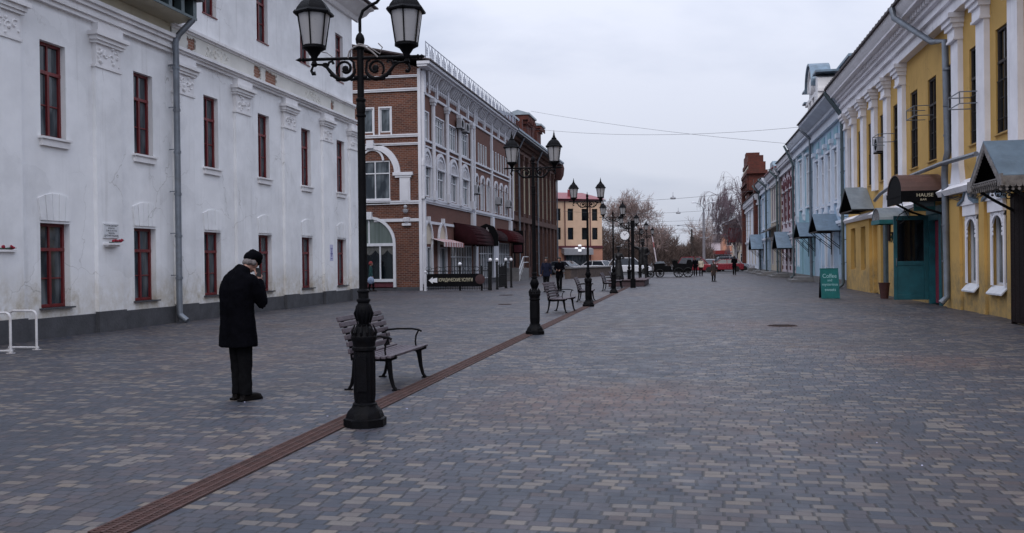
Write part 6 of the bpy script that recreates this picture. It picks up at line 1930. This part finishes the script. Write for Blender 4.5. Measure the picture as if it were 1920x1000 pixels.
# ================================================================== LOW WALL, CARS
lw = thing('low_wall', 'low rough brown stone retaining wall in front of the white parked cars', 'wall', (-10, 80, 0))
m = MB(); m.prism([(-.3, -1.2), (.2, -1.2), (2.4, 14), (1.9, 14)], 0, .85, 'xy') ; m.build('stonework', m_stonewall, lw)
m = MB(); m.prism([(-.36, -1.3), (.27, -1.3), (2.5, 14.1), (1.83, 14.1)], .851, .95, 'xy'); m.build('coping', m_kerb, lw)

def car(label, x, y, face, paint, kind='hatch', group='cars parked at the crossing'):
    t = thing('parked_car', label, 'car', (x, y, 0), math.radians(face), group)
    L, Wd = (4.3, 1.75) if kind != 'van' else (4.6, 1.8)
    hgt = 1.45 if kind != 'van' else 1.75
    m = MB()
    prof = [(-L / 2, .35), (-L / 2 + .02, .75), (-L / 2 + .12, .92), (-.9, .98), (1.1, .96), (L / 2 - .25, .84), (L / 2, .68), (L / 2, .32), (L / 2 - .1, .22), (-L / 2 + .1, .22)]
    m.prism(prof, -Wd / 2, Wd / 2)
    m.build('body', paint, t, bevel=.09)
    a0, a1, b0, b1 = (-L / 2 + .25, 1.25, -L / 2 + .75, .45)
    m = MB()
    lo = [(a0, -Wd / 2 + .06), (a1, -Wd / 2 + .06), (a1, Wd / 2 - .06), (a0, Wd / 2 - .06)]
    hi = [(b0, -Wd / 2 + .26), (b1, -Wd / 2 + .26), (b1, Wd / 2 - .26), (b0, Wd / 2 - .26)]
    A = [m.P(p[0], p[1], .93) for p in lo]; B = [m.P(p[0], p[1], hgt) for p in hi]
    m.f += [A[::-1], B] + [[A[i], A[(i + 1) % 4], B[(i + 1) % 4], B[i]] for i in range(4)]
    m.build('windows', m_carglass, t, bevel=.04)
    m = MB()
    m.prism([(b0 - .02, hgt - .05), (b1 + .05, hgt - .06), (b1 - .1, hgt + .03), ((b0 + b1) / 2, hgt + .05), (b0 + .1, hgt + .02)], -Wd / 2 + .25, Wd / 2 - .25)
    for s_ in (-1, 1):
        for xa, xb in ((a1, b1), (a0, b0), (-.25, -.2)):
            m.tube([(xa, s_ * (Wd / 2 - .06), .93), (xb, s_ * (Wd / 2 - .26), hgt)], .035, 6)
    m.build('roof', paint, t)
    for wx in (-L / 2 + .8, L / 2 - .8):
        for s_ in (-1, 1):
            m = MB(); m.lathe([(.2, -.1), (.31, -.1), (.325, -.06), (.325, .06), (.31, .1), (.2, .1)], (wx, s_ * (Wd / 2 - .06), .325), 18, 'y'); w_ = m.build('wheel', m_tyre, t)
            m = MB(); m.lathe([(.2, -.09), (.2, .09)], (wx, s_ * (Wd / 2 - .055), .325), 12, 'y'); m.build('rim', m_rim, w_)
    for s_ in (-1, 1):
        m = MB(); m.box(L / 2 - .12, L / 2 + .012, s_ * .62 - .16, s_ * .62 + .16, .6, .74); m.build('headlight', m_globe, t, bevel=.02)
        m = MB(); m.box(-L / 2 - .012, -L / 2 + .1, s_ * .68 - .12, s_ * .68 + .12, .66, .88); m.build('tail_light', m_carred, t, bevel=.02)
        m = MB(); m.ball((.85, s_ * (Wd / 2 + .06), 1.0), .09, 8, (.6, 1, .7)); m.build('mirror', paint, t)
    m = MB(); m.box(L / 2 - .02, L / 2 + .02, -.5, .5, .34, .5); m.box(-L / 2 - .02, -L / 2 + .02, -.5, .5, .34, .5); m.build('bumper_grille', m_iron_dull, t)
    return t
car('silver car parked behind the low stone wall, nearest the peach building', -13.0, 100.5, -32, m_carsilver)
car('white hatchback parked behind the low stone wall, beside the third lamp post', -10.2, 103.5, 150, m_carwhite)
car('white van like car partly hidden behind the clock post', -6.3, 101.5, 20, m_carwhite, 'van')
car('dark blue car parked between the two white ones', -8.8, 113, 10, m_carblue)
car('red van with a pale roof beside the distant pedestrians', .95, 109, -8, m_carred, 'van')
car('pale small car right of the red van', 3.0, 116, 70, m_carsilver)
car('red car with dark windows left of the lone walker in black', 4.3, 113, 178, m_carred)
car('silver estate car behind the red one', 5.2, 118, 5, m_carsilver, 'van')

# ================================================================== BICYCLE RACK
for i, (y, lb) in enumerate(((15.9, 'white painted tube bicycle stand, the one farther from the edge'), (15.2, 'white painted tube bicycle stand cut off by the left edge'))):
    t = thing('bicycle_stand', lb, 'bicycle rack', (-12.32, y, 0), 0, 'white bicycle stands')
    m = MB()
    x0 = -.55
    m.tube([(.02, 0, .0), (.02, 0, .66), (-.005, 0, .72), (-.06, 0, .75), (x0 + .06, 0, .75), (x0 + .005, 0, .72), (x0, 0, .66), (x0, 0, .0)], .024, 10)
    m.tube([(.06, 0, .045), (x0 - .04, 0, .045)], .02, 8)
    m.build('hoop', m_rack, t)
    m = MB(); m.box(-.04, .08, -.05, .05, 0, .012); m.cut(); m.box(x0 - .06, x0 + .06, -.05, .05, 0, .012); m.build_each('foot_plate', m_rack, t)

# ================================================================== TREES
def bare_tree(name, label, x, y, H, spread, seed, bark, twig, depth=6, droop=0., n0=4, trunk_h=.28, r0=.2, group=None, fine=1.0, lean=0):
    R = random.Random(seed)
    t = thing(name, label, 'tree', (x, y, 0), 0, group)
    tr, tw = MB(), MB()
    def grow(p, d, L, r, k):
        n = 3 if k < 2 else 2
        pts, rad = [p], [r]
        q, e = p.copy(), d.copy()
        for i in range(n):
            e = (e + Vector((R.uniform(-1, 1), R.uniform(-1, 1), R.uniform(-.5, .8))) * .17 + Vector((0, 0, -droop * max(0, k - 1) * .25))).normalized()
            q = q + e * L / n
            pts.append(q.copy()); rad.append(r * (1 - .42 * (i + 1) / n))
        (tr if k < 2 else tw).tube(pts, [max(a, .007 * fine) for a in rad], 6 if k < 2 else 3, caps=False)
        if k >= depth: return
        nb = (3 if k < 2 else R.choice((3, 3, 4)))
        for j in range(nb):
            f = R.uniform(.35, 1.0)
            b0 = pts[0].lerp(pts[-1], f) if j else pts[-1]
            ang = R.uniform(.3, .85) * (1.0 + spread * .35)
            ax = e.cross(Vector((R.uniform(-1, 1), R.uniform(-1, 1), R.uniform(-1, 1)))).normalized()
            nd = Quaternion(ax, ang) @ e
            nd = (nd + Vector((0, 0, .18 - droop * .12 * k))).normalized()
            grow(b0, nd, L * R.uniform(.62, .82), r * .58, k + 1)
    tr.tube([(0, 0, 0), (0, 0, H * trunk_h)], [r0 * 1.25, r0], 9)
    for j in range(n0):
        a = j * 2 * PI / n0 + R.uniform(-.4, .4)
        o_ = R.uniform(.25, .7) * spread
        grow(Vector((0, 0, H * trunk_h * R.uniform(.75, 1))), Vector((math.cos(a) * o_ + lean, math.sin(a) * o_, 1)).normalized(), H * .26, r0 * .55, 1)
    tr.build('trunk', bark, t); tw.build('crown', twig, t)
    return t
bare_tree('bare_tree', 'big bare spreading tree behind the lamp posts and the clock', -7.2, 122, 11.6, .95, 11, m_bark, m_twig, 7, 0, 4, .2, .24, fine=1.7)
bare_tree('bare_tree', 'smaller bare tree leaning out right of the big one', -4.0, 116, 6.8, 1.0, 12, m_bark, m_twig, 6, 0, 4, .2, .16, fine=2.6)
bare_tree('birch_tree', 'tall weeping birch behind the red brick parapet', 8.0, 138, 15.5, .22, 21, m_birch, m_twig2, 7, .6, 4, .35, .22, fine=1.7, lean=-.05)
bare_tree('birch_tree', 'lower weeping birch at the left of the tall one', 6.9, 141, 10.5, .28, 23, m_birch, m_twig2, 6, .6, 5, .3, .18, fine=1.8, lean=-.06)
bare_tree('bare_tree', 'small bare tree in front of the far houses', 7.3, 145, 8.0, .8, 25, m_bark, m_twig, 6, 0, 4, .25, .14, fine=2.4)
bare_tree('bare_tree', 'small pale bare tree just left of the second utility pole', 3.0, 190, 8.5, .8, 27, m_bark, m_twig, 6, 0, 4, .25, .14, fine=3)
bare_tree('bare_tree', 'slender bare tree beside the tall street light', 3.4, 150, 9.0, .5, 29, m_bark, m_twig, 5, 0, 4, .3, .12, fine=2)
# rusty brown thicket behind the parked cars: reads as one mass
R = random.Random(77)
m = MB()
for i in range(11000):
    a = R.random()
    x = -21 + 24.5 * a
    dens = math.sin(a * 9) * .6 + math.sin(a * 23) * .4
    hmax = (5.6 + dens * .7 if x < -4 else (4.6 + dens * .5 - (x + 4) * .22)) * (1.0 if x < 2 else .8)
    y = R.uniform(128, 142)
    z = hmax * R.random() ** .8
    if abs(x + .4) < 1.0: z *= .7
    L = R.uniform(.4, 1.3)
    d = Vector((R.uniform(-.6, .6), R.uniform(-.4, .4), R.uniform(.3, 1))).normalized() * L
    m.tube([(x, y, z), (x + d.x * .5 + R.uniform(-.1, .1), y + d.y * .5, z + d.z * .5), (x + d.x, y + d.y, z + d.z)], [.035, .024, .01], 3, caps=False)
tag(m.build('thicket', m_twig_dark), kind='stuff')
m = MB()
for i in range(9000):
    x = R.uniform(-90, 70); y = R.uniform(260, 330)
    z = (5.2 + 1.2 * math.sin(x * .13) + .8 * math.sin(x * .41)) * R.random() ** .7 * (1 if y > 290 else .8)
    L = R.uniform(1, 2.6)
    m.tube([(x, y, z), (x + R.uniform(-.6, .6), y, z + L)], [.16, .04], 3, caps=False)
tag(m.build('treeline', m_twig_dark), kind='stuff')

# ================================================================== POLES AND WIRES
t = thing('street_light', 'tall concrete street light with two thin curved arms', 'street light', (1.83, 110, 0))
m = MB(); m.tube([(0, 0, 0), (0, 0, 6.9)], [.2, .13], 10); m.build('pole', m_concrete_pole, t)
m = MB()
for s_ in (-1, 1): m.tube([(0, 0, 6.8), (s_ * .1, 0, 7.5), (s_ * .5, 0, 7.9), (s_ * 1.0, 0, 8.05)], .035, 6)
m.build('arms', m_pipe, t)
for s_ in (-1, 1):
    m = MB(); m.ball((s_ * 1.15, 0, 8.06), .2, 8, (1.2, .7, .4)); m.build('lamp_head', m_globe, t)
m = MB(); m.ball((.05, 0, 7.35), .16, 8); m.tube([(-.45, 0, 4.0), (.6, 0, 4.0)], .04, 5); m.tube([(.1, 0, 3.7), (.8, 0, 4.3)], .03, 5); m.build('fitting', m_ac, t)
t = thing('utility_pole', 'shorter dark pole with one long arm left of the tall street light', 'pole', (.55, 130, 0))
m = MB(); m.tube([(0, 0, 0), (0, 0, 5.6)], [.16, .12], 8); m.box(-.2, .25, -.1, .1, 3.8, 4.6); m.build('pole', m_wood_dark, t)
m = MB(); m.tube([(0, 0, 5.2), (-.6, 0, 6.0), (-1.7, 0, 6.15)], .03, 5); m.ball((-1.8, 0, 6.12), .17, 8, (1.3, .7, .4)); m.build('arm', m_pipe, t)
t = thing('barrier_pole', 'raised pale pink and white barrier pole leaning left beside the carriage', 'barrier', (-3.2, 99, 0))
m = MB(); m.tube([(0, 0, .9), (-.6, 0, 4.9)], [.06, .05], 8); m.build('boom', m_pinkw, t)
m = MB(); m.tube([(-.28, 0, 2.8), (-.36, 0, 3.35)], .064, 8); m.tube([(-.48, 0, 4.15), (-.56, 0, 4.7)], .06, 8); m.build('red_bands', m_redstripe, t)
m = MB(); m.box(-.15, .15, -.15, .15, 0, 1.0); m.build('cabinet', m_ac, t)

def wire(label, a, b_, sag, r=.012):
    a, b_ = Vector(a), Vector(b_)
    t = thing('overhead_wire', label, 'wire', a, 0, 'wires strung across the street')
    m = MB(); m.tube([(b_ - a) * (i / 20) + Vector((0, 0, -sag * 4 * (i / 20) * (1 - i / 20))) for i in range(21)], r, 4); m.build('cable', m_wire, t)
    return t
wire('thin overhead wire falling from the brick chimneys to the right hand roofs', (-13.9, 84, 15.2), (7.1, 66, 9.3), .25, .010)
wire('thin nearly level overhead wire below the falling one', (-13.8, 79, 13.0), (7.1, 62, 9.9), .55, .010)
w1 = wire('far overhead wire carrying the higher hanging street lantern', (-12.5, 80, 6.7), (7.5, 80, 7.4), .45)
wire('far overhead wire carrying the lower hanging street lantern', (-12.5, 95, 6.6), (7.2, 95, 6.8), .5)
for k in range(4): wire(['lowest far wire above the thicket', 'second lowest far wire above the thicket', 'third lowest far wire above the thicket', 'uppermost of the four far wires above the thicket'][k], (-9, 108, 4.6 + k * .42), (7, 108, 4.7 + k * .5), .15)
for x, y, z, lb in ((-1.18, 80, 6.72, 'higher hanging street lantern above the crossing'), (-.9, 95, 6.2, 'lower hanging street lantern above the crossing')):
    t = thing('hanging_lantern', lb, 'lantern', (x, y, z), 0, 'lanterns hung over the crossing')
    m = MB(); m.lathe([(.2, -.1), (.24, -.05), (.22, .05), (.1, .1), (.05, .2)], n=10); m.tube([(0, 0, .2), (0, 0, .5)], .015, 4); m.build('shade', m_ac, t)

# ================================================================== SMALL THINGS ON THE PAVING
def manhole(label, x, y, r):
    t = thing('manhole_cover', label, 'manhole cover', (x, y, 0), 0, 'manhole covers in the paving')
    m = MB(); m.lathe([(r, .001), (r, .008), (r - .02, .008)], n=24); m.build('rim', m_rust, t)
    m = MB(); m.lathe([(r - .02, .002), (r - .02, .010), (.03, .011)], n=24)
    for q in range(-3, 4): m.box(-math.sqrt(max(0, r * r * .8 - (q * .08) ** 2)), math.sqrt(max(0, r * r * .8 - (q * .08) ** 2)), q * .08 - .012, q * .08 + .012, .010, .014)
    m.build('lid', m_rust_dark, t)
manhole('rusty round manhole cover in the middle of the right hand paving', 2.15, 22.6, .34)
manhole('dark manhole cover in front of the cafe fence', -8.3, 42.5, .34)
manhole('small cover on the paving left of the second lamp post', -6.6, 33.5, .26)
fb = thing('flower_box', 'small dark planter with twigs at the foot of the far right hand row', 'planter', (6.6, 101, 0))
m = MB(); m.box(-.4, .4, -.9, .9, 0, .5); m.build('box', m_kerb, fb, bevel=.02)
m = MB()
for i in range(30):
    x, y = R.uniform(-.3, .3), R.uniform(-.8, .8); m.tube([(x, y, .5), (x + R.uniform(-.2, .2), y + R.uniform(-.2, .2), .5 + R.uniform(.2, .5))], [.012, .004], 3)
m.build('twigs', m_twig, fb)
# litter: a few pale specks, as on the photographed paving
R = random.Random(31)
m = MB()
for i in range(26):
    x, y = R.uniform(-8, 6), R.uniform(5.6, 26)
    s_ = R.uniform(.004, .010)
    m.box(x - s_, x + s_, y - s_ * .7, y + s_ * .7, .0005, .006)
tag(m.build('litter', m_paper), kind='stuff')
